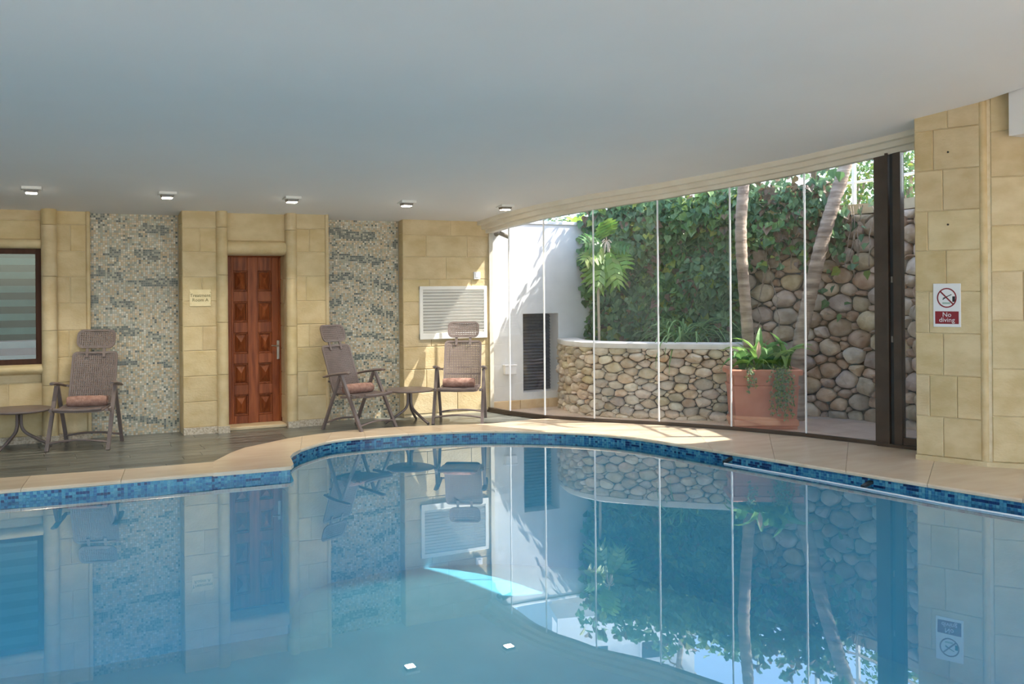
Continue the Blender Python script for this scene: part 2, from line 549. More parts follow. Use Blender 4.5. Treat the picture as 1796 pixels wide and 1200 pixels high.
# backing core (mortar coloured), one mesh of slabs standing behind every face
core = MB()
def cslab(x0, x1, y, y1=11.6, z0=0.0, z1=ZT): core.box((x0,y,z0),(x1,y1,z1))
b_ = .007
WX0 = -2.6; wx1 = xw(73, YN); wz0 = zw(40,640,YN); wz1 = zw(40,436,YN)
cslab(-5.2, WX0, YN+b_); cslab(wx1, Xs['mo0'], YN+b_); cslab(WX0, wx1, YN+b_, z1=wz0-.02); cslab(WX0, wx1, YN+b_, z0=wz1+.02); cslab(WX0, wx1, YN+.10, z0=wz0-.02, z1=wz1+.02)
cslab(Xs['mo0'], Xs['mo1']+.04, YM+.021)
cslab(Xs['p1a']+b_, Xs['da'], YP+b_)
cslab(Xs['da']-.05, Xs['db']+.04, 11.165)
DZ1 = zw(446, 449, 11.1)                  # top of the door opening
cslab(Xs['da'], Xs['db'], YP+.06+b_, z0=DZ1)
cslab(Xs['db']+b_, Xs['p2b']-.01, YP+b_)
cslab(Xs['p2b']-.05, Xs['w3a']+.04, YM+.021)
cslab(Xs['w3a']+b_, Xs['end'], YW+b_)
core.build('wall_core', MATS['mortar'], wall)
PB = .075       # plinth height
LS = MATS['limestone']
# window wall on the left
wx1 = xw(73, YN); wz0 = zw(40,640,YN); wz1 = zw(40,436,YN)
WX0 = -2.6
wl0 = -5.0
block_wall(wall, (wl0,YN), (xw(78,YN),YN), PB, 2.45, LS, seed=11, holes=[(WX0-wl0, wx1-wl0, wz0-.10, wz1+.09)])
block_wall(wall, (Xs['st0']-.02,YN), (Xs['mo0']-.012,YN), PB, 2.45, LS, seed=3, blen=.33)
block_wall(wall, (Xs['p1a'],YP), (Xs['p1b'],YP), PB, 2.48, LS, seed=5, blen=.42)
block_wall(wall, (Xs['p1a'],YM+.02), (Xs['p1a'],YP), PB, 2.48, LS, seed=6, blen=.3)
block_wall(wall, (Xs['da']-.01,YP+.06), (Xs['db'],YP+.06), DZ1+.155, 2.48, LS, seed=8, blen=.46, course=.30)
block_wall(wall, (Xs['db'],11.16), (Xs['db'],YP+.02), PB, 2.48, LS, seed=9, blen=.4)
block_wall(wall, (Xs['p2a']-.01,YP), (Xs['p2b']-.012,YP), PB, 2.48, LS, seed=10, blen=.32)
lx0 = xw(735,YW); lx1 = xw(853,YW); lz0 = zw(795,594,YW); lz1 = zw(795,502,YW)
block_wall(wall, (Xs['w3a'],YW), (Xs['end'],YW), .03, 2.46, LS, seed=14, blen=.66)
block_wall(wall, (Xs['w3a'],YM+.02), (Xs['w3a'],YW), .03, 2.46, LS, seed=15, blen=.3)
# half round pilasters, built of stacked drums
def drums(cx, cy, r, seed, z0=PB, z1=2.47):
    rnd = random.Random(seed); z = z0
    while z < z1-.02:
        h = min(.274*rnd.uniform(.95,1.05)*2, z1-z)
        if z1-(z+h) < .1: h = z1-z
        m = MB(); half_round(m, cx, cy, r, z, z+h-.004)
        m.build('pilaster_drum', LS, wall, smooth=30)
        z += h
drums(Xs['col'], YN-.05, .075, 1)
drums(xw(390,YP), YP, .062, 2)
drums(xw(512,YP), YP+.01, .062, 3)
# rounded edge beads beside the mosaics
for x, y in ((Xs['mo0']-.012, YN), (Xs['p2b']-.012, YP)):
    m = MB(); half_round(m, x, y, .022, PB, 2.46, 8); m.build('corner_bead', LS, wall, smooth=30)
# lintel rolls and sill roll
def roll(x0, x1, y, z, r, name, ry=None):
    n = max(1, round((x1-x0)/.5)); m = None
    for k in range(n):
        a = x0+(x1-x0)*k/n; b = x0+(x1-x0)*(k+1)/n-.004
        mb = MB(); N = 12; prof = []
        for j in range(N+1):
            th = math.pi/2 + math.pi*j/N
            prof.append((y+(ry or r)*math.cos(th), z+r*math.sin(th)))
        prof += [(y+.1, z-r), (y+.1, z+r)]
        M = len(prof)
        vs = [(a,p[0],p[1]) for p in prof] + [(b,p[0],p[1]) for p in prof]
        fs = [tuple(range(M)), tuple(range(M,2*M))[::-1]] + [(i,(i+1)%M,M+(i+1)%M,M+i) for i in range(M)]
        mb.add(vs, fs); mb.build(name, LS, wall, smooth=40)
roll(Xs['da']-.01, Xs['db']+.02, YP+.06, DZ1+.078, .076, 'lintel_roll', .07)
roll(WX0-.1, wx1+.02, YN, wz1+.05, .05, 'lintel_roll', .05)
roll(WX0-.1, wx1+.02, YN-.01, wz0-.05, .05, 'sill_roll', .07)
# pebble plinths
def plinth(x0, x1, y, side=None):
    m = MB(); m.box((x0,y-.018,0),(x1,y+.05,PB)); 
    o = m.build('plinth_strip', MATS['pebbledash'], BB); return o
BB = empty('baseboard_back'); tag(BB, 'pebble dashed plinth along the foot of the limestone wall', None, None, 'structure')
plinth(-5.1, Xs['col']-.06, YN); plinth(Xs['col']-.08, Xs['col']+.08, YN-.115); plinth(Xs['st0'], Xs['mo0'], YN)
plinth(Xs['p1a']+.004, Xs['da']-.10, YP); plinth(xw(390,YP)-.062, xw(390,YP)+.062, YP-.05)
plinth(xw(512,YP)-.062, xw(512,YP)+.062, YP-.04); plinth(Xs['p2a'], Xs['p2b'], YP)

# ------------------------------------------------------------------ glass mosaic panels
def vnoise(seed):
    r = np.random.default_rng(seed); g = r.random((40,40))
    def f(x,y):
        x0=int(math.floor(x)); y0=int(math.floor(y)); fx=x-x0; fy=y-y0
        fx=fx*fx*(3-2*fx); fy=fy*fy*(3-2*fy)
        a=g[x0%40,y0%40]; b=g[(x0+1)%40,y0%40]; c=g[x0%40,(y0+1)%40]; d=g[(x0+1)%40,(y0+1)%40]
        return (a*(1-fx)+b*fx)*(1-fy)+(c*(1-fx)+d*fx)*fy
    return f
def mosaic(x0, x1, z0, z1, y, seed, waves):
    rnd = random.Random(seed); nf = vnoise(seed)
    s = .0225; nx = int((x1-x0)/s); nz = int((z1-z0)/s)
    dark = [(.10,.125,.11),(.14,.155,.13),(.085,.10,.09),(.17,.185,.16)]
    mid = [(.37,.36,.27),(.42,.41,.31),(.30,.31,.25),(.45,.42,.33)]
    warm = [(.52,.40,.24),(.58,.47,.31),(.48,.37,.22),(.62,.52,.38)]
    light = [(.56,.55,.47),(.50,.51,.44),(.66,.62,.52)]
    mb = MB()
    for i in range(nx):
        for j in range(nz):
            a = x0+i*s; c = z0+j*s
            u = i/nx; v = j*s
            # scroll-shaped wave bands, the more of them the higher up the wall
            t = (v*3.4 + u*waves*.35 + .55*nf(u*3.2, v*1.9)) % 1.0
            band = t < (.16+.24*(v/2.4)) and nf(u*7+9, v*4.5+3) > .46
            if band: p = dark if rnd.random() < .62 else mid
            else:
                q = rnd.random()
                p = mid if q < .32 else warm if q < .72 else light if q < .94 else dark
            col = rnd.choice(p); k = rnd.uniform(.85,1.15)
            col = tuple(min(1,w*k) for w in col)
            g = .0016; dy = rnd.uniform(0,.0012)
            X0=a+g; X1=a+s-g; Z0=c+g; Z1=c+s-g; Yf=y-.004-dy
            mb.add([(X0,y,Z0),(X1,y,Z0),(X1,y,Z1),(X0,y,Z1),(X0,Yf,Z0),(X1,Yf,Z0),(X1,Yf,Z1),(X0,Yf,Z1)],
                   [(4,5,6,7),(0,1,5,4),(1,2,6,5),(2,3,7,6),(3,0,4,7)], col)
    g = MB(); g.box((x0,y,z0),(x1,y+.02,z1)); g.build('mosaic_grout', MATS['mosaic_grout'], wall)
    o = mb.build('mosaic_tiles', MATS['mosaic_tile'], wall); o['kind'] = 'stuff'
    o['label'] = 'tiny green grey and beige mosaic tiles with scroll pattern'
mosaic(Xs['mo0'], Xs['mo1'], .0, 2.42, YM, 5, 1.0)
mosaic(Xs['m2a']-.05, Xs['w3a'], .0, 2.42, YM, 9, 1.6)

# ------------------------------------------------------------------ pool outline in plan
CB_Z = -0.012     # underside of coping nose
inner_px = [(0,868),(156,857),(312,842),(420,832.5),(500,825.5),(511,824),(515,820),(512,813),(509,807),(514,801),(527,794),(560,783),(583,777.5),(639,771.5),(709,766),(778,762),(862,760),(945,761.5),(1000,763),(1062,767),(1122,773.5),(1240,793),(1333,808),(1426,823.5),(1550,844),(1673,864),(1796,884)]
inner = []
for px, py in inner_px:
    p = on_z(px, py, CB_Z); inner.append(Vector((p.x,p.y)))
outer_px = [(0,838),(156,828),(300,816),(374,810),(405,794),(430,785),(468,777),(500,770),(530,765),(560,761),(611,755),(680,750),(750,746.5),(862,743),(900,744)]
outer = []
for px, py in outer_px:
    p = on_z(px, py, .02); outer.append(Vector((p.x,p.y)))
# straight runs carried on beyond the frame
dl = (inner[0]-inner[2]).normalized()
inner = [inner[0]+dl*4.2] + inner
dr = (inner[-1]-inner[-4]).normalized()
inner = inner + [inner[-1]+dr*1.0, inner[-1]+dr*4.2]
PR0 = inner[-1]; PL0 = inner[0]
pool_poly = [Vector(p) for p in inner] + [Vector((PR0.x-.3, .9)), Vector((PL0.x, .9))]
def inside(p, poly):
    c = False; n = len(poly)
    for i in range(n):
        a = poly[i]; b = poly[i-1]
        if (a.y > p[1]) != (b.y > p[1]) and p[0] < (b.x-a.x)*(p[1]-a.y)/(b.y-a.y)+a.x: c = not c
    return c
def seg_dist(p, pts):
    best = 1e9; p = Vector((p[0],p[1]))
    for a,b in zip(pts[:-1],pts[1:]):
        d = b-a; t = max(0,min(1,(p-a).dot(d)/max(d.length_squared,1e-9)))
        best = min(best,(p-(a+d*t)).length)
    return best

# coping: walk the inner line, pair each point with an outer point
def arclen(pts):
    s=[0]
    for a,b in zip(pts[:-1],pts[1:]): s.append(s[-1]+(b-a).length)
    return s
def resample(pts, n):
    s = arclen(pts); out=[]
    for k in range(n):
        t = s[-1]*k/(n-1)
        j = max(i for i in range(len(s)) if s[i] <= t+1e-9); j=min(j,len(pts)-2)
        u = (t-s[j])/max(1e-9,(s[j+1]-s[j])); out.append(pts[j].lerp(pts[j+1],u))
    return out
def smooth_pts(pts, it=2):
    for _ in range(it):
        q=[pts[0]]
        for a,b in zip(pts[:-1],pts[1:]):
            q.append(a.lerp(b,.25)); q.append(a.lerp(b,.75))
        q.append(pts[-1]); pts=q
    return pts
i_corner = 7      # index of the nose corner (515,820) in inner
left_in = inner[:i_corner]                   # straight run up to the corner
bay_in = smooth_pts(inner[i_corner:i_corner+10], 2)      # bay up to ~(778,762)
pool_coping = empty('pool_coping'); tag(pool_coping, 'beige travertine coping slabs round the pool edge', None, None, 'structure')
def coping_run(ins, outs, ns, seg_pts, name='coping_slab', gap=.003):
    """ins/outs polylines of equal meaning; ns slabs of seg_pts samples"""
    A = resample(ins, ns*seg_pts+1); B = resample(outs, ns*seg_pts+1)
    for k in range(ns):
        a = A[k*seg_pts:(k+1)*seg_pts+1]; b = B[k*seg_pts:(k+1)*seg_pts+1]
        mb = MB(); n = len(a)
        prof = []
        vs = []; fs = []
        def shrink(i):
            return 0
        for i in range(n):
            p, q = a[i].copy(), b[i].copy()
            if i == 0: p = p.lerp(a[1], gap/max(.01,(a[1]-a[0]).length)); q = q.lerp(b[1], gap/max(.01,(b[1]-b[0]).length))
            d = (q-p).normalized()
            p2 = p + d*.014
            vs += [(p.x,p.y,CB_Z+.006),(p.x,p.y,.010),(p2.x,p2.y,.020),(q.x,q.y,.020),(q.x,q.y,CB_Z),(p2.x,p2.y,CB_Z)]
        m = 6
        for i in range(n-1):
            for j in range(m):
                j2=(j+1)%m
                fs.append((i*m+j,i*m+j2,(i+1)*m+j2,(i+1)*m+j))
        fs.append(tuple(range(m))[::-1]); fs.append(tuple((n-1)*m+j for j in range(m)))
        mb.add(vs, fs)
        mb.build(name, MATS['travertine'], pool_coping)
# 1 straight left run; its outer line is pixel-derived then carried on parallel
ol = [outer[0]+dl*4.2] + outer[:4]
left_out_end = outer[3]
Li = left_in + [inner[i_corner]]
# split: outer stops at (374,810); the nose piece beyond is one fan slab
i_split_pt = on_z(374, 836.3, CB_Z); i_split = Vector((i_split_pt.x,i_split_pt.y))
# inner left line up to the split
Lrun = [inner[0], i_split]
coping_run(Lrun, ol, 8, 1)
# 2 nose fan from split to corner and round the tip, outer curve (374..530)
tip = [i_split, inner[5], inner[6], inner[7], inner[8], inner[9]]
nose_in = [i_split] + inner[5:11]
mbn = MB()
poly = [i_split] + [Vector(p) for p in inner[5:12]] + [outer[k] for k in range(8,2,-1)]
def prism_nose(poly, z0, z1):
    m = MB(); m.prism([(p.x,p.y) for p in poly], z0, z1); return m
prism_nose(poly, CB_Z, .020).build('coping_slab', MATS['travertine'], pool_coping)
# 3 bay run
bi = [inner[11]] + inner[12:19]
bo = [outer[8]] + outer[9:14]
coping_run(smooth_pts(bi,2), smooth_pts(bo,2), 6, 4)
# 4 right deck: pool edge to the foot of the glass
gi = inner[18:]
GO = [outer[13]] + [p.copy() for p in GL[2:]] + [Vector((7.55,5.75)), Vector((7.75,4.6)), Vector((7.9, 3.0)), Vector((7.9, PR0.y-.2))]
coping_run(smooth_pts(gi,1), GO, 13, 3)

# ------------------------------------------------------------------ deck floor
def keep_out(x, y):
    """true where planks may lie: outside the pool and beyond the middle of the coping"""
    if inside((x,y), pool_poly): return False
    return seg_dist((x,y), inner) > .16
floor = empty('floor'); tag(floor, 'dark grey wood look plank tiles on the pool deck', None, None, 'structure')
fl = MB(); s = .12
xs = np.arange(-5.0, 6.2, s); ysf = np.arange(8.3, 11.25, s)
for x in xs:
    for y in ysf:
        if y > 10.0 or keep_out(x+s/2, y+s/2):
            gxm = np.interp(y, [p.y for p in GL][::-1], [p.x for p in GL][::-1])
            if x+s > gxm+.02: continue
            fl.add([(x,y,-.010),(x+s,y,-.010),(x+s,y+s,-.010),(x,y+s,-.010)], [(0,1,2,3)])
fl.build('floor_screed', MATS['subfloor'], floor)
PWD = .165; rnd = random.Random(21); row = 0; y = 11.16
while y > 8.5:
    y0 = y-PWD
    # allowed x-interval(s) for the row
    X = np.arange(-5.0, 6.4, .02)
    ok = []
    for x in X:
        good = keep_out(x,y0+.003) and keep_out(x,y-.003)
        gxm = np.interp(y0, [p.y for p in GL][::-1], [p.x for p in GL][::-1])
        ok.append(good and x < min(gxm,np.interp(y,[p.y for p in GL][::-1],[p.x for p in GL][::-1])) - .02)
    runs=[]; st=None
    for x,k in zip(X,ok):
        if k and st is None: st=x
        if not k and st is not None: runs.append((st,x)); st=None
    if st is not None: runs.append((st,X[-1]))
    for (a,b) in runs:
        x = a - rnd.uniform(0,.9) ; 
        while x < b-.01:
            x2 = x+1.15
            aa=max(a,x); bb=min(b,x2)
            if bb-aa > .03:
                m=MB(); m.cbox((0,0,-.02),(bb-aa-.003,PWD-.003,0),.0015)
                o=m.build('floor_plank', MATS['plank_tile'], floor); o.location=(aa,y0,0)
            x=x2
    y = y0; row += 1

# ------------------------------------------------------------------ pool shell, tile band, water
basin = empty('pool_basin'); tag(basin, 'pale blue swimming pool basin under clear water', None, None, 'structure')
REC = .03
def off_out(pts, d):
    out=[]
    for i,p in enumerate(pts):
        a=pts[max(i-1,0)]; b=pts[min(i+1,len(pts)-1)]; t=(b-a).normalized()
        out.append(p+Vector((-t.y,t.x))*d)
    return out
edge = smooth_pts(inner[:6],0) + inner[6:9] + smooth_pts(inner[9:],2)
wl = off_out(edge, REC)          # tiled wall line, slightly under the nose
m=MB(); vs=[]; fs=[]
for p in wl: vs += [(p.x,p.y,CB_Z+.004),(p.x,p.y,-1.45)]
for i in range(len(wl)-1): fs.append((2*i,2*i+1,2*i+3,2*i+2))
m.add(vs,fs)
m.build('basin_wall', MATS['pool_plaster'], basin)
m=MB(); x0=PL0.x; x1=PR0.x+.4
m.box((x0-.4,.5,-1.55),(x1+.4,11,-1.45)); m.build('basin_floor', MATS['pool_plaster'], basin)
m=MB(); m.box((x0-.35,.6,-1.5),(x0,wl[0].y+.2,0)); m.box((x0,.6,-1.5),(x1+.3,.9,0)); m.box((x1,.6,-1.5),(x1+.3,wl[-1].y+.1,0))
m.build('basin_wall', MATS['pool_plaster'], basin)
# tile band: 5 rows of 25 mm tiles at the waterline
rnd=random.Random(4)
tb=MB(); s=.0255
sl=arclen(wl); tot=sl[-1]; t0=1.6
k=0; t=t0
cols=[(.02,.11,.25),(.03,.16,.30),(.06,.25,.37),(.09,.29,.39),(.055,.21,.33),(.12,.33,.42)]
darkc=[(.005,.022,.09),(.008,.032,.12)]
def at_len(t):
    j=int(np.searchsorted(sl,t))-1; j=max(0,min(j,len(wl)-2))
    u=(t-sl[j])/max(1e-9,sl[j+1]-sl[j]); d=(wl[j+1]-wl[j]).normalized()
    return wl[j].lerp(wl[j+1],u), d
run=[0]*6
while t < tot-3.0:
    p,d=at_len(t+.001); q=p+d*(s-.002); n=Vector((d.y,-d.x))*.004
    for r in range(6):
        z1=CB_Z+.002-r*s; z0=z1-s+.002
        if run[r]>0: run[r]-=1; c=rnd.choice(darkc)
        elif r<3 and rnd.random()<.10: run[r]=rnd.choice([0,0,1,3]); c=rnd.choice(darkc)
        else: c=rnd.choice(cols)
        a=p+n; b=q+n
        tb.add([(p.x,p.y,z0),(q.x,q.y,z0),(q.x,q.y,z1),(p.x,p.y,z1),(a.x,a.y,z0),(b.x,b.y,z0),(b.x,b.y,z1),(a.x,a.y,z1)],
               [(4,5,6,7),(0,1,5,4),(2,3,7,6),(1,2,6,5),(3,0,4,7)],c)
    t+=s
o=tb.build('waterline_tiles', MATS['pool_tile'], basin); o['kind']='stuff'; o['label']='small blue glass tiles along the waterline'
m=MB(); pl=[Vector((p.x,p.y)) for p in wl]+[Vector((x1,wl[-1].y)),Vector((x1,.9)),Vector((x0,.9))]
m.add([(p.x,p.y,WATER) for p in pl],[tuple(range(len(pl)))])
o=m.build('pool_water', MATS['water'])
if o.data.polygons[0].normal.z<0:
    o.data.flip_normals()
tag(o,'still blue pool water mirroring the wall and the garden','water',None,'stuff')

# ------------------------------------------------------------------ room shell and added bounce terrace, out of view
m=MB(); m.box((-5.4,.9,-.3),(-5.1,11.4,3.7)); tag(m.build('wall_left',MATS['white_paint']),'plain plaster side wall',None,None,'structure')
m=MB(); m.box((-16,-15,-.3),(16,-1.6,-.05)); tag(m.build('bounce_terrace',MATS['outdoor_tile']),'added paving on the unseen open side, bouncing sunlight into the pool hall',None,None,'structure')  # invented terrace out of view; its sunlit paving bounces light to the ceiling
m=MB(); m.box((-5.2,-1.6,-.3),(9,.6,-.01)); tag(m.build('floor_rear',MATS['travertine']),'beige stone deck on the near side of the pool',None,None,'structure')
m=MB(); m.box((-5.1,.5,-.3),(PL0.x,8.9,-.01)); tag(m.build('floor_side',MATS['travertine']),'beige stone deck at the side of the pool',None,None,'structure')

# ------------------------------------------------------------------ right column
colm = empty('wall_right'); tag(colm, 'square limestone pillar at the end of the glass wall', None, None, 'structure')
A = at_d(1605,500,8.36); B = at_d(1727,500,7.98)
A=Vector((A.x,A.y)); B=Vector((B.x,B.y))
dirR = (Vector((at_d(1800,500,7.86).x, at_d(1800,500,7.86).y))-B).normalized()
Cc = B + dirR*1.3
core2=MB()
nA=Vector((-(B-A).y,(B-A).x)).normalized()
if nA.x<0: nA=-nA
bk=[A+nA*.007, B+nA*.010+dirR*.012, Cc+Vector((.0,.010)), Cc+Vector((.3,1.0)), A+Vector((.9,.35))]
core2.prism([(p.x,p.y) for p in bk], 0, 3.4)
core2.build('wall_core', MATS['mortar'], colm)
LD=MATS['limestone']
block_wall(colm, A, B-(B-A).normalized()*.03, 0.06, 3.35, LD, course=.36, blen=.27, seed=31, gap=.004)
block_wall(colm, B+dirR*.05, Cc, 0.06, 3.35, LD, course=.40, blen=.5, seed=32, gap=.004)
m=MB(); half_round(m,0,0,.036,0.06,3.35,14,math.radians(150),math.radians(390))
o=m.build('corner_bead',MATS['limestone'],colm,smooth=30); o.location=(B.x+.020,B.y+.022,0)
m=MB(); u=(B-A).normalized()
m.prism([(p.x,p.y) for p in (A-nA*.02, B-nA*.02+Vector((0,-.015)), Cc+Vector((0,-.02)), Cc+Vector((.1,.4)), A+nA*.3)],0,.06); m.build('plinth_strip',MATS['limestone'],colm)
# two bolt heads left in the stone
for px,py in ((1663,267),(1663,394)):
    d=ray(px,py); 
    t=((A-Vector((0,0))).dot(nA))/(d.x*nA.x+d.y*nA.y); p=EYE+d*(t-.0/F)
    m=MB(); m.lathe([(.009,0),(.009,.006)],8); o=m.build('bolt_head',MATS['black_plastic'],colm); o.location=p-Vector((nA.x,nA.y,0))*.004; o.rotation_euler=Vector((-nA.x,-nA.y,0)).to_track_quat('Z','Y').to_euler()
# bulkhead and upper soffit beyond the vault edge
m=MB(); q=at_d(1779,200,7.75); zb=at_d(1790,237,7.75).z
m.box((q.x,q.y-2.6,zb),(q.x+1.6,q.y+.05,3.6)); 
o=m.build('trim_2',MATS['ceiling_plaster']); tag(o,'plaster bulkhead beside the limestone pillar',None,None,'structure')
m=MB(); m.box((B.x-.6,-1.2,3.52),(10.2,5.9,3.75)); tag(m.build('ceiling_upper',MATS['ceiling_plaster']),'plain upper soffit behind the vault edge',None,None,'structure')
m=MB(); m.box((9.6,-5,-.2),(9.9,5.6,3.6)); tag(m.build('sun_block_wall',MATS['limestone']),'plain limestone wall added out of view behind the pillar to block the sun',None,None,'structure')  # unseen wall, added to keep sunlight out of the gap by the pillar
m=MB(); m.box((PR0.x,-.2,-.3),(9.7,5.6,-.012)); tag(m.build('floor_right',MATS['travertine']),'beige stone deck beside the pillar',None,None,'structure')

# ================================================================== glass wall
def vert_strip(mb, c, tdir, w, d, z0, z1):
    t=Vector((tdir.x,tdir.y)).normalized(); n=Vector((-t.y,t.x))
    P=[c-t*w/2-n*d/2, c+t*w/2-n*d/2, c+t*w/2+n*d/2, c-t*w/2+n*d/2]
    mb.prism([(p.x,p.y) for p in P], z0, z1)
gw = empty('window_2'); tag(gw, 'curved frameless glass wall of tall panes between pool and garden', None, None, 'structure')
GZ0 = .055
def pane(a, b, z0, za, zb, th=.008, par=gw, inset=.012):
    t=(b-a).normalized(); n=Vector((-t.y,t.x))*th/2
    a=a+t*inset; b=b-t*inset
    m=MB(); P=[(a-n,0),(b-n,1),(b+n,1),(a+n,0)]
    vs=[(p.x,p.y,z0) for p,_ in P]+[(p.x,p.y,zb if k else za) for p,k in P]
    m.add(vs,[(3,2,1,0),(4,5,6,7),(0,1,5,4),(1,2,6,5),(2,3,7,6),(3,0,4,7)])
    return m.build('pane',MATS['clear_glass'],par)
for i in range(7):
    a,b=GL[i],GL[i+1]
    pane(a,b,GZ0,zc(a.y)-.13,zc(b.y)-.13)
    t=(b-a).normalized(); n=Vector((-t.y,t.x))
    m=MB(); w=.035
    P=[a-n*w,b-n*w,b+n*w,a+n*w]; m.prism([(p.x,p.y) for p in P],0,.022)
    w=.022; P=[a-n*w,b-n*w,b+n*w,a+n*w]; m.prism([(p.x,p.y) for p in P],.022,GZ0)
    m.build('bottom_rail',MATS['bronze_alu'],gw)
    if i>0:
        m=MB(); vert_strip(m,a,t,  .016,.012,GZ0,zc(a.y)-.13)
        m.build('pane_seam',MATS['seam_white'],gw)
m=MB(); vert_strip(m,GL[0]+Vector((.025,-.02)),Vector((1,0)),.05,.06,0,zc(10.9)-.05); m.build('end_post',MATS['cornice_paint'],gw)
# sliding door: post of four stiles, narrow leaf
dr2 = empty('door_2'); tag(dr2, 'dark bronze framed sliding glass door beside the limestone pillar', None, None, 'structure')
a,b=GL[7],GL[8]; t=(b-a).normalized(); n=Vector((-t.y,t.x))
if n.x<0: n=-n
zt=zc(a.y)-.155
prev=GL[6]; t0=(GL[7]-GL[6]).normalized()
def stile(c,w,d,mat='bronze_alu',z0=0.0):
    m=MB(); vert_strip(m,c,t,w,d,z0,zc(c.y)-.135); return m.build('door_stile',MATS[mat],dr2)
L_=(b-a).length
stile(a+t*.03,.11,.07); stile(a+t*.105,.03,.10); stile(a+t*.145,.035,.05,'black_plastic'); stile(a+t*.20,.075,.08)
m=MB(); m.bar((a.x,a.y,.025),(b.x+t.x*.15,b.y+t.y*.15,.025),.12,.05); m.build('door_sill',MATS['bronze_alu'],dr2)
m=MB(); q=a+t*.24; e=b+t*.15; m.bar((q.x,q.y,.085),(e.x,e.y,.085),.05,.07); m.build('door_rail',MATS['bronze_alu'],dr2)
pane(a+t*.23,b+t*.15,.11,zt,zt,par=dr2)
for z in (1.62,1.05):
    m=MB(); c=a+t*.145-n*.03; m.cbox((c.x-.008,c.y-.008,z-.03),(c.x+.008,c.y+.008,z+.03),.003); m.build('door_catch',MATS['grey_alu'],dr2)

# ================================================================== garden outside
ground=MB(); ground.prism([(p.x+.05,p.y) for p in GL]+[(7.6,5.6),(45,5.6),(45,45),(5.2,45)],-.35,-.035)
ground.build('ground',MATS['outdoor_base']); tag(bpy.data.objects['ground'],'bare ground under the garden terrace',None,None,'structure')
def proj(p):
    v=Vector(p)-EYE; d=v.dot(Wv); return CX+v.dot(Rr)/d*F, CY-v.dot(Ur)/d*F, d
YO = 10.98
RW=[at_d(px,505,D) for px,D in ((1030,12.95),(1130,12.6),(1300,11.95),(1440,11.35),(1534,10.9),(1610,10.2),(1700,9.3),(1790,8.5))]
RW=[Vector((p.x,p.y)) for p in RW]; RWs=smooth_pts(RW,2)
PL=[at_d(px,505,D) for px,D in ((983,12.62),(990,12.25),(1004,11.9),(1040,11.58),(1100,11.36),(1160,11.22),(1230,11.08),(1285,11.0),(1312,11.05))]
PL=[Vector((p.x,p.y)) for p in PL]; PLs=smooth_pts(PL,2)
# terrace paving slabs
terr = empty('terrace'); tag(terr,'pinkish beige paving slabs outside the glass',None,None,'structure')
gyv=[p.y for p in GL][::-1]; gxv=[p.x for p in GL][::-1]
def gxat(y): return float(np.interp(y,gyv,gxv))
for i in range(-1,9):
    for j in range(0,13):
        x=5.2+i*.45; y=5.2+j*.45
        xa=max(x, max(gxat(y),gxat(y+.45))+.05) if y>5.6 else max(x,7.6)
        xb=x+.445
        yb=min(y+.445,YO+.1)
        if xb-xa<.06: continue
        m=MB(); m.cbox((xa,y,-.04),(xb,yb,-.004),.003); m.build('paving_slab',MATS['outdoor_tile'],terr)
# strip of slabs hugging the glass foot
for i in range(len(GL)-1):
    a,b=GL[i],GL[i+1]; t=(b-a).normalized(); n=Vector((-t.y,t.x)); n=n if n.x>0 else -n
    P=[a+n*.03,b+n*.03,b+n*.5,a+n*.5]; m=MB(); m.prism([(p.x,p.y) for p in P],-.04,-.006); m.build('paving_slab',MATS['outdoor_tile'],terr)

# ---- Voronoi rubble
def clip(poly, m, n):
    out=[]; k=len(poly)
    for i in range(k):
        a=poly[i]; b=poly[(i+1)%k]
        da=(a[0]-m[0])*n[0]+(a[1]-m[1])*n[1]; db=(b[0]-m[0])*n[0]+(b[1]-m[1])*n[1]
        if da<=0: out.append(a)
        if da*db<0:
            u=da/(da-db); out.append((a[0]+(b[0]-a[0])*u,a[1]+(b[1]-a[1])*u))
    return out
def voronoi(L,H,w,h,seed,it=1):
    """power diagram of darts of very different sizes: small stones between big ones"""
    r=np.random.default_rng(seed); ax=w/h; HH=H*ax
    P=[]; R=[]; tries=0
    for big in (w*.78,w*.62,w*.48,w*.36,w*.27):
        for _ in range(int(30*L*HH/(w*w))):
            p=np.array((r.uniform(0,L),r.uniform(0,HH))); rad=big*r.uniform(.85,1.1)
            if all(np.hypot(*(p-q))>(rad+k)*.80 for q,k in zip(P,R)): P.append(p); R.append(rad)
    P=np.array(P); R=np.array(R); cells=[]
    for i in range(len(P)):
        d=np.hypot(P[:,0]-P[i,0],P[:,1]-P[i,1]); idx=np.argsort(d-R)[1:22]
        poly=[(0,0),(L,0),(L,HH),(0,HH)]
        for k in idx:
            if k==i: continue
            nn=P[k]-P[i]; D2=nn@nn; tt=(D2+R[i]**2-R[k]**2)/(2*D2); mx=P[i]+nn*tt
            poly=clip(poly,mx,nn)
            if len(poly)<3: break
        cells.append(poly)
    return [[(x,y/ax) for x,y in c] for c in cells if len(c)>2]
def chaikin(poly,u=.25):
    q=[]; n=len(poly)
    for i in range(n):
        a=poly[i]; b=poly[(i+1)%n]
        q.append((a[0]+(b[0]-a[0])*u,a[1]+(b[1]-a[1])*u)); q.append((a[0]+(b[0]-a[0])*(1-u),a[1]+(b[1]-a[1])*(1-u)))
    return q
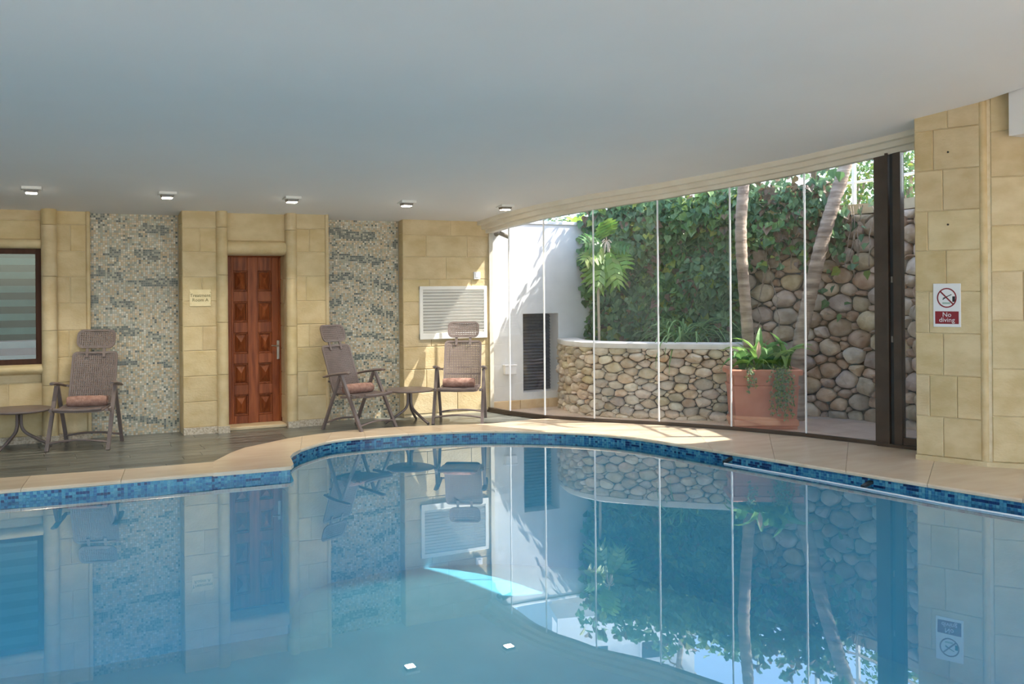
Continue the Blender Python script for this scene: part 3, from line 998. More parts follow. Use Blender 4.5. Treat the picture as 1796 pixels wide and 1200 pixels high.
def rubble(parent, pts, z0, H, w, h, mat, seed, dep=.06, side=1, batter=0.0, skip=None, gap=.010):
    s=arclen(pts); L=s[-1]; r=random.Random(seed)
    def base(u):
        j=int(np.searchsorted(s,u))-1; j=max(0,min(j,len(pts)-2))
        k=(u-s[j])/max(1e-9,s[j+1]-s[j]); d=(pts[j+1]-pts[j]).normalized()
        n=Vector((d.y,-d.x))*side
        return pts[j].lerp(pts[j+1],k), n
    def W(u,z,o):
        p,n=base(min(max(u,0),L)); q=p+n*(o-batter*(z))
        return Vector((q.x,q.y,z0+z))
    cnt=0
    cells=voronoi(L,H,w,h,seed)
    def area(c): return abs(sum(c[i-1][0]*c[i][1]-c[i][0]*c[i-1][1] for i in range(len(c))))/2
    cells.sort(key=area,reverse=True); rest=MB()
    for c in cells:
        cx=sum(p[0] for p in c)/len(c); cz=sum(p[1] for p in c)/len(c)
        rad=np.mean([math.hypot(p[0]-cx,p[1]-cz) for p in c])
        if rad<.02: continue
        if skip and skip(W(cx,cz,0)): continue
        k0=max(.5,1-gap/rad)
        c2=[(cx+(p[0]-cx)*k0*r.uniform(.90,1.05),cz+(p[1]-cz)*k0*r.uniform(.90,1.05)) for p in c]
        c2=chaikin(c2,.22)
        d=dep*r.uniform(.6,1.25); tx=r.uniform(-.25,.25); tz=r.uniform(-.25,.25)
        O=W(cx,cz,0); vs=[]; fs=[]; n=len(c2)
        for (k,o) in ((.97,-.03),(1.0,.35*d),(.86,.80*d),(.50,1.02*d)):
            for p in c2:
                du=(p[0]-cx)*k; dz=(p[1]-cz)*k
                oo=o*(1+ (tx*du+tz*dz)/rad) if o>0 else o
                vs.append(W(cx+du,cz+dz,oo*r.uniform(.86,1.14))-O)
        vs.append(W(cx,cz,1.03*d)-O)
        for q in range(3):
            for i in range(n):
                i2=(i+1)%n; fs.append((q*n+i,q*n+i2,(q+1)*n+i2,(q+1)*n+i))
        for i in range(n): fs.append((3*n+i,3*n+(i+1)%n,4*n))
        if cnt<290:
            m=MB(); m.add(vs,fs); o=m.build('stone',mat,parent,smooth=50); o.location=O
        else: rest.add([v+O for v in vs],fs)
        cnt+=1
    if rest.v:
        o=rest.build('small_stones',mat,parent,smooth=50); o['kind']='stuff'
    # backing of dark mortar
    m=MB(); n=len(pts); vs=[]; fs=[]
    for i,p in enumerate(pts):
        _,nn=base(s[i])
        q=p-nn*batter*H; e=p-nn*.4
        vs+=[(p.x,p.y,z0),(q.x,q.y,z0+H),(e.x,e.y,z0+H),(e.x,e.y,z0)]
    for i in range(n-1):
        for k in range(4): fs.append((i*4+k,i*4+(k+1)%4,(i+1)*4+(k+1)%4,(i+1)*4+k))
    fs+= [(0,1,2,3),((n-1)*4+3,(n-1)*4+2,(n-1)*4+1,(n-1)*4)]
    m.add(vs,fs); m.build('wall_backing',MATS['rubble_mortar'],parent)
    print('stones',cnt); return cnt
rw=empty('retaining_wall',(0,0,0)); tag(rw,'tall retaining wall of rounded rubble stones, half hidden by ivy','retaining wall')
RH=2.44
n1=rubble(rw,RWs,-.03,RH,.20,.148,MATS['rubble'],3,dep=.075,side=1,batter=.03,gap=.006)
# cap course
m=MB()
def capsweep(mb,pts,prof,side=1):
    k=len(prof); vs=[]; fs=[]; n=len(pts)
    for i,p in enumerate(pts):
        a=pts[max(i-1,0)]; b=pts[min(i+1,n-1)]; d=(b-a).normalized(); nn=Vector((d.y,-d.x))*side
        for o,z in prof:
            q=p+nn*o; vs.append((q.x,q.y,z))
    for i in range(n-1):
        for j in range(k): fs.append((i*k+j,i*k+(j+1)%k,(i+1)*k+(j+1)%k,(i+1)*k+j))
    fs+=[tuple(range(k))[::-1],tuple((n-1)*k+j for j in range(k))]
    mb.add(vs,fs)
capsweep(m,RWs,[(-.06+.07,RH-.03),(.01,RH+.085),(-.42,RH+.085),(-.42,RH-.03)])
m.build('wall_cap',MATS['cap_stone'],rw,smooth=30)
pw=empty('planter_wall',(0,0,0)); tag(pw,'low curved rubble stone planter wall with white rounded cap','planter')
n2=rubble(pw,PLs,-.02,.86,.145,.086,MATS['rubble_pale'],8,dep=.06,side=1,gap=.003)
m=MB(); capsweep(m,PLs,[(.045,.835),(.055,.86),(.05,.895),(.03,.905),(-.22,.905),(-.24,.835)]); m.build('wall_cap',MATS['cap_concrete'],pw,smooth=40)
# planter soil
sp=[Vector((p.x,p.y)) for p in PLs[::3]]
back=[Vector((p.x,p.y)) for p in RWs if proj((p.x,p.y,.9))[0]<1330][::-1]
m=MB(); m.prism([(p.x,p.y) for p in sp+back],.3,.80); o=m.build('planter_soil',MATS['soil'],pw)
# upper terrace fill and road
up=[p+Vector((.3,.25)) for p in RWs]
m=MB(); m.prism([(p.x,p.y) for p in up]+[(40,5),(40,40),(6.9,40)],-.3,RH-.02); tag(m.build('terrace_upper',MATS['asphalt']),'raised ground behind the retaining wall',None,None,'structure')

# ---- white garden wall with shuttered opening
gwl=empty('garden_wall'); tag(gwl,'white rendered garden wall running on from the corner, with a dark shuttered opening','wall')
wxa=GL[0].x+.06; wxb=xw(1050,YO)
ox0=xw(917,YO); ox1=xw(979,YO); oz0=zw(945,687,YO); oz1=zw(945,550,YO)
m=MB()
ZW=zw(1000,396,YO)
m.box((wxa,YO,-.02),(ox0,YO+.32,ZW)); m.box((ox1,YO,-.02),(wxb,YO+.32,ZW)); m.box((ox0,YO,-.02),(ox1,YO+.32,oz0)); m.box((ox0,YO,oz1),(ox1,YO+.32,ZW))
m.build('wall_body',MATS['plaster_white'],gwl)
m=MB(); m.cbox((wxa,YO-.02,ZW),(wxb+.02,YO+.34,ZW+.05),.012); m.build('wall_coping',MATS['plaster_white'],gwl)
m=MB(); m.box((ox0-.05,YO+.30,oz0-.05),(ox1+.05,YO+.33,oz1+.05)); m.build('shutter_back',MATS['shutter_dark'],gwl)
k=0; z=oz0+.01
while z<oz1-.03:
    m=MB(); M=Matrix.Translation((0,YO+.24,z+.02))@Matrix.Rotation(math.radians(-35),4,'X')
    m.box((ox0,-.004,-.022),(ox1,.004,.022),None,M); m.build('shutter_slat',MATS['shutter_dark'],gwl); z+=.042
xx=wxa; 
while xx<wxb-.05:
    x2=min(xx+.42,wxb); m=MB(); m.cbox((xx,YO-.035,-.02),(x2-.006,YO+.02,.11),.006); m.build('plinth_block',MATS['plinth_stone'],gwl); xx=x2
p0=on_y(882,640,YO); p1=on_y(902,656,YO)
bx=empty('junction_box',(0,0,0)); tag(bx,'small white electrical box on the white garden wall','electrical box')
m=MB(); m.cbox((p0.x,YO-.07,p1.z),(p1.x,YO+.002,p0.z),.008); m.build('box_body',MATS['white_plastic'],bx)
m=MB(); m.cbox((p0.x-.008,YO-.078,p0.z-.02),(p1.x+.008,YO+.002,p0.z+.004),.006); m.build('box_lid',MATS['white_plastic'],bx)
sc=empty('security_camera',(0,0,0)); tag(sc,'small grey bullet camera on a bracket high on the white garden wall','camera')
c0=on_y(868,410,YO); 
m=MB(); m.lathe([(.035,0),(.035,.02),(.02,.025)],12); o=m.build('mount_plate',MATS['grey_alu'],sc,smooth=30); o.location=(c0.x+.02,YO,c0.z); o.rotation_euler=(math.pi/2,0,0)
m=MB(); m.tube([(c0.x+.02,YO-.01,c0.z),(c0.x+.05,YO-.09,c0.z-.02)],.010,8); m.build('bracket_arm',MATS['grey_alu'],sc,smooth=True)
m=MB(); m.tube([(c0.x+.02,YO-.09,c0.z+.005),(c0.x+.13,YO-.15,c0.z-.05)],[.028,.028],12); m.build('camera_body',MATS['grey_alu'],sc,smooth=40)

# ---- foliage tools
GREENS=[(.12,.23,.07),(.16,.30,.09),(.10,.19,.06),(.20,.34,.11),(.24,.36,.14),(.14,.24,.10)]
BLUEG=[(.14,.25,.11),(.19,.32,.15),(.11,.21,.09),(.23,.36,.17)]
YELG=[(.30,.36,.06),(.22,.32,.05),(.38,.40,.08),(.18,.28,.05)]
BROWN=[(.22,.14,.08),(.28,.19,.11),(.17,.12,.06),(.30,.20,.14)]
def add_leaf(mb, p, n, up, L, wd, col, fold=.25, lobes=False):
    n=n.normalized(); u=(up-n*up.dot(n))
    if u.length<1e-4: u=Vector((1,0,0)).cross(n)
    u.normalize(); s=u.cross(n)
    if lobes:
        pts=[(0,0,0),(-.38,.05,1),(-.5,.38,1),(-.28,.62,.6),(0,1,0),(.28,.62,.6),(.5,.38,1),(.38,.05,1)]
        vs=[p+s*(a*wd)+u*(b*L)+n*(c*fold*wd) for a,b,c in pts]
        mb.add(vs,[(0,4,3,2,1),(0,7,6,5,4)],col)
    else:
        pts=[(0,0,0),(-.42,.33,1),(-.33,.68,1),(0,1,0),(.33,.68,1),(.42,.33,1)]
        vs=[p+s*(a*wd)+u*(b*L)+n*(c*fold*wd) for a,b,c in pts]
        mb.add(vs,[(0,3,2,1),(0,5,4,3)],col)
def rv(r,s=1.0): return Vector((r.gauss(0,s),r.gauss(0,s),r.gauss(0,s)))
def jit(c,r,k=.25):
    f=r.uniform(1-k,1+k); return tuple(min(1,x*f) for x in c)
LEAF=MATS['leaf']
# ---- ivy
r=random.Random(12); iv=MB(); sw=arclen(RWs)
def rwall(u,z,o):
    j=int(np.searchsorted(sw,u))-1; j=max(0,min(j,len(RWs)-2)); k=(u-sw[j])/max(1e-9,sw[j+1]-sw[j]); d=(RWs[j+1]-RWs[j]).normalized()
    n=Vector((d.y,-d.x)); q=RWs[j].lerp(RWs[j+1],k)+n*o
    return Vector((q.x,q.y,z)), Vector((n.x,n.y,.25))
nzv=vnoise(77)
cnt=0; tries=0
while cnt<7600 and tries<60000:
    tries+=1
    u=r.uniform(0,sw[-1]*.80); z=r.uniform(.72,2.98)
    lump=.10+.22*nzv(u*2.4+3,z*2.4)+.14*max(0,(z-2.0))
    p,n=rwall(u,z,r.uniform(.05,1)*lump+.04)
    px,py,_=proj(p)
    dens=0
    if px<1296: dens=1.0 if py<600 else .4
    elif px<1312: dens=1.0 if py<475 else .12
    elif px<1432: dens=1.0 if py<365 else .55 if py<400+ (1432-px)*.3 else .10 if py<470 else 0
    elif px<1482: dens=.75 if py<375 else .22 if py<450 else .03
    elif px<1530: dens=.05 if py<372 else .02 if py<480 else 0
    if px<1100 and py>470 and px>1040: dens*=.45
    if px<1040: dens*=.35
    if px>1470 and z>2.5: dens*=.15
    if z>2.62+.30*nzv(u*2+7,1.3): dens*=.25
    if r.random()>dens: continue
    q=nzv(u*1.7+20,z*1.7+5)
    pool_=GREENS if q<.45 else BLUEG
    x=r.random()
    if x<.09: pool_=YELG
    elif x<.18: pool_=BROWN
    if px>1330 and x<.32 and py<420: pool_=BROWN
    L=r.uniform(.06,.135)
    add_leaf(iv,p,n*1.2+rv(r,.5)+Vector((0,0,.4)),Vector((0,0,-1))+rv(r,.5),L,L*.95,jit(r.choice(pool_),r),.2,True)
    cnt+=1
ivy=empty('ivy'); tag(ivy,'dense green ivy hanging over the rubble retaining wall','ivy',None,'stuff')
o=iv.build('ivy_leaves',LEAF,ivy)
st=MB()
for k in range(46):
    u=r.uniform(.2,sw[-1]*.66); z=2.5; path=[]
    zend=r.uniform(.8,1.7) if u<sw[-1]*.42 else r.uniform(1.6,2.1)
    while z>zend:
        p,_=rwall(u,z,.09+.06*nzv(u*2,z*2)); path.append(p); z-=.12; u+=r.uniform(-.05,.05)
    if len(path)>2: st.tube(path,.006,5,cap=False)
st.build('ivy_stems',MATS['bark'],ivy)

def blade_mesh(L,w,bend,cols,seed,fold=.2,taper=True,n=7):
    """arching strap leaf growing from the origin along +X, lifting in z then drooping"""
    rr=random.Random(seed); mb=MB(); vs=[]; fs=[]
    for i in range(n+1):
        u=i/n; a=bend[0]+(bend[1]-bend[0])*u
        if i==0: x=0;z=0
        else: x+=math.cos(a)*L/n; z+=math.sin(a)*L/n
        ww=w*(math.sin(math.pi*min(1,.12+.88*u)**.7) if not taper else (1-u)**.6*(.5+.5*min(1,u*4)))
        vs+=[(x,-ww/2,z+fold*ww),(x,0,z),(x,ww/2,z+fold*ww)]
    for i in range(n):
        fs+=[(i*3,i*3+1,i*3+4,i*3+3),(i*3+1,i*3+2,i*3+5,i*3+4)]
    c=rr.choice(cols)
    mb.add(vs,fs,c); return mb
# ---- strap leaved clump in the planter
cl=empty('strap_leaf_plant'); c=at_d(1203,600,11.72); cl.location=(c.x,c.y,.80); cl.scale=(1.1,1.1,1.25)
tag(cl,'clump of long arching strap leaves growing in the planter','plant')
srcs=[blade_mesh(.52+.08*k,.030,(math.radians(88-4*k),math.radians(-35-10*k)),[(.20,.36,.13),(.26,.42,.16),(.16,.30,.11),(.30,.46,.18)],k).build('leaf_blade',LEAF,cl) for k in range(5)]
r=random.Random(5)
for k,o in enumerate(srcs): o.rotation_euler=(0,0,r.uniform(0,6.28)); o.location=(r.uniform(-.1,.1),r.uniform(-.1,.1),0)
for k in range(64):
    s_=r.uniform(.75,1.3); share(srcs[k%5],'leaf_blade',(r.uniform(-.15,.15),r.uniform(-.1,.1),0),cl,(s_,s_,s_),(0,r.uniform(-.25,.25),r.uniform(0,6.28)))
# ---- large lobed leaves (split-leaf plant) hanging by the wall end
def lobed_leaf(L,w,seed,nl=6):
    rr=random.Random(seed); mb=MB(); col=None
    cols=[(.16,.30,.05),(.22,.38,.06),(.10,.24,.06),(.30,.42,.10)]
    c=rr.choice(cols)
    for sd in (-1,1):
        for i in range(nl):
            u0=i/nl*.92; u1=(i+.78)/nl*.92; um=(u0+u1)/2
            wl_=w*math.sin(math.pi*(.18+.74*um))
            vs=[(u0*L,0,0),(u1*L,0,0),(u1*L+.10*L,sd*wl_*.55,-.04*L),(um*L+.22*L,sd*wl_,-.16*L),(um*L+.12*L,sd*wl_*.9,-.14*L),(u0*L+.05*L,sd*wl_*.5,-.03*L)]
            mb.add(vs,[(0,1,2,5),(5,2,3,4)],tuple(min(1,x*rr.uniform(.85,1.15)) for x in c))
    mb.add([(.9*L,-.02*L,0),(.9*L,.02*L,0),(1.12*L,0,-.06*L)],[(0,1,2)],c)
    return mb
mp=empty('split_leaf_plant'); base=at_d(1064,424,12.35); mp.location=base
tag(mp,'split leaf plant with large drooping lobed leaves hanging beside the white garden wall','plant')
r=random.Random(9)
tips=[(1032,450),(1040,482),(1050,492),(1072,486),(1088,462),(1036,425),(1060,396),(1092,430),(1082,488)]
for k,(tx,ty) in enumerate(tips):
    tp=at_d(tx,ty,12.35+r.uniform(-.35,-.05))-base
    L=tp.length; d=tp.normalized(); s0=base*0+d*L*.30
    lf=lobed_leaf(L*.78+.10,.17+.04*r.random(),k).build('leaf',LEAF,mp)
    nrm=(-Wv*1.0+Vector((0,0,.6))+rv(r,.25)); x=d; y=nrm.cross(x).normalized(); zz=x.cross(y)
    lf.rotation_euler=Matrix((x,y,zz)).transposed().to_euler(); lf.location=s0
    stm=MB(); stm.tube([(0,0,0),s0*.5+Vector((0,0,.03)),s0],.008,6); stm.build('leaf_stalk',LEAF,mp) if False else stm.build('leaf_stalk',MATS['wood_stake'],mp)
# ---- stake and small plant by the white wall
m=MB(); a=at_d(1049,500,12.45); b=at_d(1051,604,12.45); m.bar((b.x,b.y,.78),(a.x,a.y,a.z),.045,.03); 
o=m.build('garden_stake',MATS['wood_stake']); tag(o,'pale timber stake standing in the planter against the ivy','stake')
smp=empty('young_leaf_plant'); c=at_d(1023,604,12.2); smp.location=(c.x,c.y,.79); tag(smp,'small young plant with two green leaves in the corner of the planter','plant')
for k,(a0,a1) in enumerate(((.3,1.0),(2.4,.7),(4.2,.9))):
    o=blade_mesh(.16,.07,(1.1,-.3),[(.16,.30,.06),(.12,.24,.06)],k,taper=False).build('leaf',LEAF,smp); o.rotation_euler=(0,0,a0); o.location=(0,0,.02)

# ---- terracotta planter box
pot=empty('terracotta_planter'); pf=at_d(1345,753,10.30); 
fa=math.atan2(Rv.y,Rv.x)
pot.location=(pf.x,pf.y,-.006); pot.rotation_euler=(0,0,fa-.06)
tag(pot,'square terracotta planter box with a thick rim and stepped band','planter')
W0=.355; H0=.66; DP=.52
m=MB()
def ringbox(mb,secs,inner_=None):
    vs=[]; fs=[]
    for (hw,y0,y1,z) in secs: vs+=[(-hw,y0,z),(hw,y0,z),(hw,y1,z),(-hw,y1,z)]
    for i in range(len(secs)-1):
        for k in range(4): fs.append((i*4+k,i*4+(k+1)%4,(i+1)*4+(k+1)%4,(i+1)*4+k))
    fs+=[(3,2,1,0),tuple((len(secs)-1)*4+k for k in range(4))]
    mb.add(vs,fs)
ringbox(m,[(W0-.02,.02,DP-.02,0),(W0-.02,.02,DP-.02,.035),(W0-.005,.005,DP-.005,.045),(W0-.005,.005,DP-.005,.10),(W0-.025,.025,DP-.025,.115),(W0-.005,.005,DP-.005,H0-.21)])
m.build('planter_body',MATS['terracotta'],pot,smooth=20)
m=MB(); ringbox(m,[(W0+.005,-.005,DP+.005,H0-.21),(W0+.008,-.008,DP+.008,H0-.18),(W0-.01,.012,DP-.012,H0-.17),(W0-.005,.005,DP-.005,H0-.055)]); m.build('planter_band',MATS['terracotta'],pot,smooth=20)
m=MB(); ringbox(m,[(W0+.03,-.03,DP+.03,H0-.06),(W0+.035,-.035,DP+.035,H0-.01),(W0+.025,-.025,DP+.025,H0),(W0-.03,.03,DP-.03,H0),(W0-.04,.04,DP-.04,H0-.03)]); m.build('planter_rim',MATS['terracotta'],pot,smooth=20)
m=MB(); m.box((-W0+.03,.03,H0-.08),(W0-.03,DP-.03,H0-.022)); m.build('potting_soil',MATS['soil'],pot)
# leafy plant in the box
lp=empty('paddle_leaf_plant'); lp.parent=None
def potpt(x,y,z): return pot.matrix_world_local @ Vector((x,y,z))
bpy.context.view_layer.update()
PM=pot.matrix_world.copy()
lp.location=PM@Vector((0.02,.24,H0-.03)); lp.rotation_euler=pot.rotation_euler
lp.scale=(1.0,1.0,1.4); tag(lp,'bushy plant with broad paddle leaves growing in the terracotta box','plant')
r=random.Random(3)
pad=[blade_mesh(.46,.095+.02*k,(math.radians(86-4*k),math.radians(18-24*k)),[(.14,.30,.08),(.19,.37,.09),(.26,.44,.10),(.12,.24,.10)],k+4,taper=False).build('leaf',LEAF,lp) for k in range(4)]
for k,o in enumerate(pad): o.rotation_euler=(0,-.1,1.3+k*1.6); o.location=(r.uniform(-.1,.1),r.uniform(-.08,.08),0)
for k in range(26):
    s_=r.uniform(.55,1.12); share(pad[k%4],'leaf',(r.uniform(-.26,.26),r.uniform(-.16,.14),0),lp,(s_,s_,s_),(0,r.uniform(-.35,.3),r.uniform(0,6.28)))
gr=[blade_mesh(.34,.022,(1.3,-.7),[(.22,.36,.10),(.30,.42,.14)],k+20).build('leaf_blade',LEAF,lp) for k in range(2)]
for k,o in enumerate(gr): o.rotation_euler=(0,0,2+k*2.5)
for k in range(18): 
    s_=r.uniform(.7,1.1); share(gr[k%2],'leaf_blade',(r.uniform(-.22,.05),r.uniform(-.16,.05),0),lp,(s_,s_,s_),(0,r.uniform(-.2,.2),r.uniform(0,6.28)))
m=MB(); add_leaf(m,Vector((0,0,0)),Vector((0,-1,.2)),Vector((0.1,0,1)),.15,.065,(.75,.50,.38),.3); o=m.build('dry_leaf',LEAF,lp); o.location=(-.10,-.20,.10)
# trailing plants over the rim
def trailer(name,label,x0,n,length,w,seed):
    r=random.Random(seed); mb=MB(); stx=MB()
    t=empty(name); t.location=PM@Vector((x0,-.03,H0)); t.rotation_euler=pot.rotation_euler; tag(t,label,'plant')
    for k in range(n):
        xo=r.gauss(0,w); L=length*r.uniform(.4,1.0); path=[Vector((xo*.6,.07,-.02)),Vector((xo*.7,.0,.015)),Vector((xo*.85,-.03,-.02))]
        z=-.02
        while z>-L: z-=.05; path.append(Vector((xo+r.gauss(0,.012),-.035-.02*r.random(),z)))
        stx.tube(path,.003,4,cap=False)
        for p in path[1:]:
            for q in range(5):
                l=r.uniform(.018,.034); add_leaf(mb,p+rv(r,.012),Vector((0,-1,.3))+rv(r,.5),Vector((0,0,-1))+rv(r,.6),l,l*.8,jit(r.choice([(.26,.36,.20),(.32,.42,.24),(.36,.42,.12),(.18,.28,.12)]),r))
    f=mb.build('foliage',LEAF,t); f['kind']='stuff'; stx.build('stems',MATS['bark'],t)
trailer('trailing_vine','thick grey green vine trailing down the front of the terracotta box',.15,14,.50,.055,1)
trailer('trailing_vine','thin short vine sprig hanging over the rim corner of the terracotta box',-.20,4,.20,.02,2)

# ---- palm-like trunks
def trunk_tree(name,label,pxs,D0,D1,r0,r1,seed,fronds):
    r=random.Random(seed)
    pts=[]; n=len(pxs)
    for i,(px,py) in enumerate(pxs): pts.append(at_d(px,py,D0+(D1-D0)*i/(n-1)))
    b=pts[0].copy(); b.z=-.03; b.x=pts[0].x; pts=[b]+pts
    dense=[]
    P2=smooth3(pts)
    t=empty(name,b); tag(t,label,'tree')
    rs=[]; 
    sl=len(P2)
    for i in range(sl):
        u=i/(sl-1); rs.append((r0+(r1-r0)*u)*(1+.10*(i%2)+r.uniform(-.03,.03)))
    m=MB(); m.tube([p-b for p in P2],rs,12); m.build('trunk',MATS['bark'],t,smooth=50)
    top=P2[-1]-b
    src=[blade_mesh(.42+.09*k,.05,(math.radians(70-15*k),math.radians(-35-15*k)),GREENS+YELG,k+seed).build('frond',LEAF,t) for k in range(4)]
    for k,o in enumerate(src): o.location=top; o.rotation_euler=(0,0,k*1.57)
    for k in range(fronds):
        s_=r.uniform(.8,1.3); share(src[k%4],'frond',top+Vector((0,0,-.12*r.random())),t,(s_,s_,s_),(0,r.uniform(-.5,.5),r.uniform(0,6.28)))
def smooth3(pts,it=3):
    for _ in range(it):
        q=[pts[0]]
        for a,b in zip(pts[:-1],pts[1:]): q+= [a.lerp(b,.25),a.lerp(b,.75)]
        q.append(pts[-1]); pts=q
    return pts
trunk_tree('slender_trunk_tree','slender upright ringed trunk tree standing behind the terracotta box',[(1313,690),(1313,600),(1306,520),(1300,440),(1299,390),(1304,330),(1306,280),(1300,200),(1292,120)],11.02,10.9,.068,.060,1,7)
trunk_tree('leaning_trunk_tree','grey brown ringed trunk tree leaning over towards the railing',[(1398,690),(1402,600),(1411,560),(1424,500),(1440,430),(1456,375),(1474,320),(1486,280),(1500,210),(1508,130)],11.05,10.75,.085,.068,2,12)

# ---- things beyond the wall tops
def bush(name,label,c,rad,n,leaf,cols,seed,lob=False,cat='shrub',stems=5):
    r=random.Random(seed); t=empty(name,(c[0],c[1],c[2])); tag(t,label,cat)
    mb=MB()
    for k in range(n):
        v=rv(r); v.normalize(); f=r.random()**.35; p=Vector((v.x*rad[0],v.y*rad[1],v.z*rad[2]))*f+Vector((0,0,rad[2]))
        L=leaf*r.uniform(.6,1.3)
        add_leaf(mb,p,v+rv(r,.5)+Vector((0,0,.5)),rv(r)+Vector((0,0,.3)),L,L*.6,jit(r.choice(cols),r),.2,lob)
    f=mb.build('foliage',LEAF,t); f['kind']='stuff'
    m=MB()
    for k in range(stems): m.tube([(r.uniform(-.1,.1)*rad[0],r.uniform(-.1,.1)*rad[1],0),(r.uniform(-.5,.5)*rad[0],r.uniform(-.5,.5)*rad[1],rad[2]*1.2)],.02,6)
    m.build('stem',MATS['bark'],t)
    return t
def ptz(px,D,z): p=at_d(px,505,D); return (p.x,p.y,z)
RT=RH-.02
c=ptz(978,14.5,2.05); bush('round_shrub','dark green round shrub showing over the white garden wall',c,(.42,.4,.34),700,.06,GREENS+YELG[:1],1)
big=empty('banana_plant',ptz(1045,14.0,2.2)); tag(big,'bright yellow green broad leaved plant above the end of the white garden wall','plant')
bs=[blade_mesh(.75+.1*k,.20,(math.radians(78-18*k),math.radians(-5-20*k)),[(.28,.42,.05),(.36,.50,.08),(.22,.38,.05)],k,taper=False,fold=.12).build('leaf',LEAF,big) for k in range(3)]
for k,o in enumerate(bs): o.rotation_euler=(0,0,k*2.1)
r=random.Random(8)
for k in range(12): share(bs[k%3],'leaf',(r.uniform(-.3,.3),r.uniform(-.3,.3),0),big,None,(0,r.uniform(-.3,.3),r.uniform(0,6.28)))
hp=[(1500,13.2,'yellow green roadside bush behind the railing'),(1560,12.6,'tall leafy bush behind the railing by the dark door post'),(1600,11.8,'dark green bush behind the railing next to the pillar')]
for k,(px,D,lab) in enumerate(hp):
    bush('roadside_bush',lab,ptz(px,D,RT),(.5,.5,.55 if k!=1 else .8),900,.075,YELG+GREENS[:2] if k==0 else GREENS+YELG[:2],30+k)
# tree added on the wall crest so its twigs shade the white wall
def twig_tree(name,label,c,h,seed,nb=11):
    r=random.Random(seed); t=empty(name,c); tag(t,label,'tree')
    m=MB(); m.tube([(0,0,0),(-.1,.05,h*.5),(-.2,.05,h)],[.05,.04,.02],8); m.build('trunk',MATS['bark'],t,smooth=True)
    lf=MB(); br=MB()
    for k in range(nb):
        a=r.uniform(0,6.28); z=h*r.uniform(.45,1.0); L=r.uniform(.5,.95)
        e=Vector((math.cos(a)*L,math.sin(a)*L,z+r.uniform(-.1,.5))); s0=Vector((-.2*z/h,.05*z/h,z))
        path=[s0,s0.lerp(e,.5)+Vector((0,0,.08)),e]; br.tube(path,[.016,.011,.005],5)
        for q in range(26):
            u=r.uniform(.3,1.05); p=s0.lerp(e,u)+rv(r,.05)
            l=r.uniform(.10,.20); add_leaf(lf,p,rv(r)+Vector((0,0,1)),(e-s0).normalized()+rv(r,.5),l,l*.28,jit(r.choice(GREENS+YELG[:1]),r))
    br.build('branches',MATS['bark'],t); f=lf.build('foliage',LEAF,t); f['kind']='stuff'
twig_tree('shade_tree','small slender leaved tree added on the wall crest to shade the white wall',ptz(1200,12.9,RT),2.1,4)
# railing along the road above the wall
rl=empty('road_railing'); tag(rl,'white metal railing on top of the rubble retaining wall','railing')
RL=[at_d(px,505,D) for px,D in ((1425,11.85),(1498,11.45),(1556,11.0),(1640,10.2),(1720,9.5))]
RL=[Vector((p.x+.12,p.y+.10,RT+.1)) for p in RL]
for p in RL:
    m=MB(); m.cbox((-.022,-.022,-.06),(.022,.022,1.0),.004); o=m.build('railing_post',MATS['railing_white'],rl); o.location=p
for z in (.32,.64,.97):
    for a,b in zip(RL[:-1],RL[1:]):
        m=MB(); m.tube([a+Vector((0,0,z)),b+Vector((0,0,z))],.018,8); m.build('railing_rail',MATS['railing_white'],rl,smooth=True)
m=MB(); m.cbox((-.7,-.1,0),(.7,.1,.42),.02); o=m.build('road_kerb_wall',MATS['cap_concrete']); o.location=ptz(1560,14.6,RT); o.rotation_euler=(0,0,-1.0); tag(o,'low pale concrete wall across the road behind the railing','wall')
# house beyond
hs=empty('white_house'); q=at_d(1110,505,24.0); hs.location=(q.x,q.y,2.0); hs.rotation_euler=(0,0,-.25)
tag(hs,'white flat roofed house with dark windows and a balcony on the slope beyond','house')
m=MB(); m.box((-2.2,0,0),(1.6,4,6.4)); m.box((1.6,.6,0),(4.2,4,5.2)); m.build('house_body',MATS['house_wall'],hs)
m=MB(); m.cbox((-2.4,-.25,6.4),(1.8,4.2,6.62),.02); m.cbox((1.6,.4,5.2),(4.4,4.2,5.38),.02); m.build('house_roof',MATS['house_roof'],hs)
for x,z in ((-1.6,4.6),(.1,4.6),(-1.6,2.4),(.1,2.4)):
    m=MB(); m.box((x,-.03,z),(x+.9,.02,z+1.2)); w_=m.build('house_window',MATS['house_wall'],hs); m=MB(); m.box((x+.06,-.045,z+.06),(x+.84,-.02,z+1.14)); m.build('window_pane',MATS['house_glass'],w_)
m=MB(); m.box((2.2,.57,3.2),(3.4,.62,4.6)); m.build('house_window',MATS['house_glass'],hs)
m=MB(); m.box((-2.3,-.9,4.2),(1.7,0,4.32)); m.box((-2.3,-.9,4.32),(1.7,-.84,4.95)); m.build('house_balcony',MATS['house_wall'],hs)

# ================================================================== interior fittings
# door
dr=empty('door_1'); tag(dr,'dark red brown panelled wooden door with ten raised pyramid panels',None,None,'structure')
YD=11.10
dx0=xw(399,YD); dx1=xw(494,YD); dz0=.035
W=dx1-dx0; Hd=DZ1-dz0
m=MB(); m.box((dx0-.05,YD+.035,dz0),(dx1+.05,YD+.055,DZ1+.03)); m.build('door_slab',MATS['door_wood'],dr)
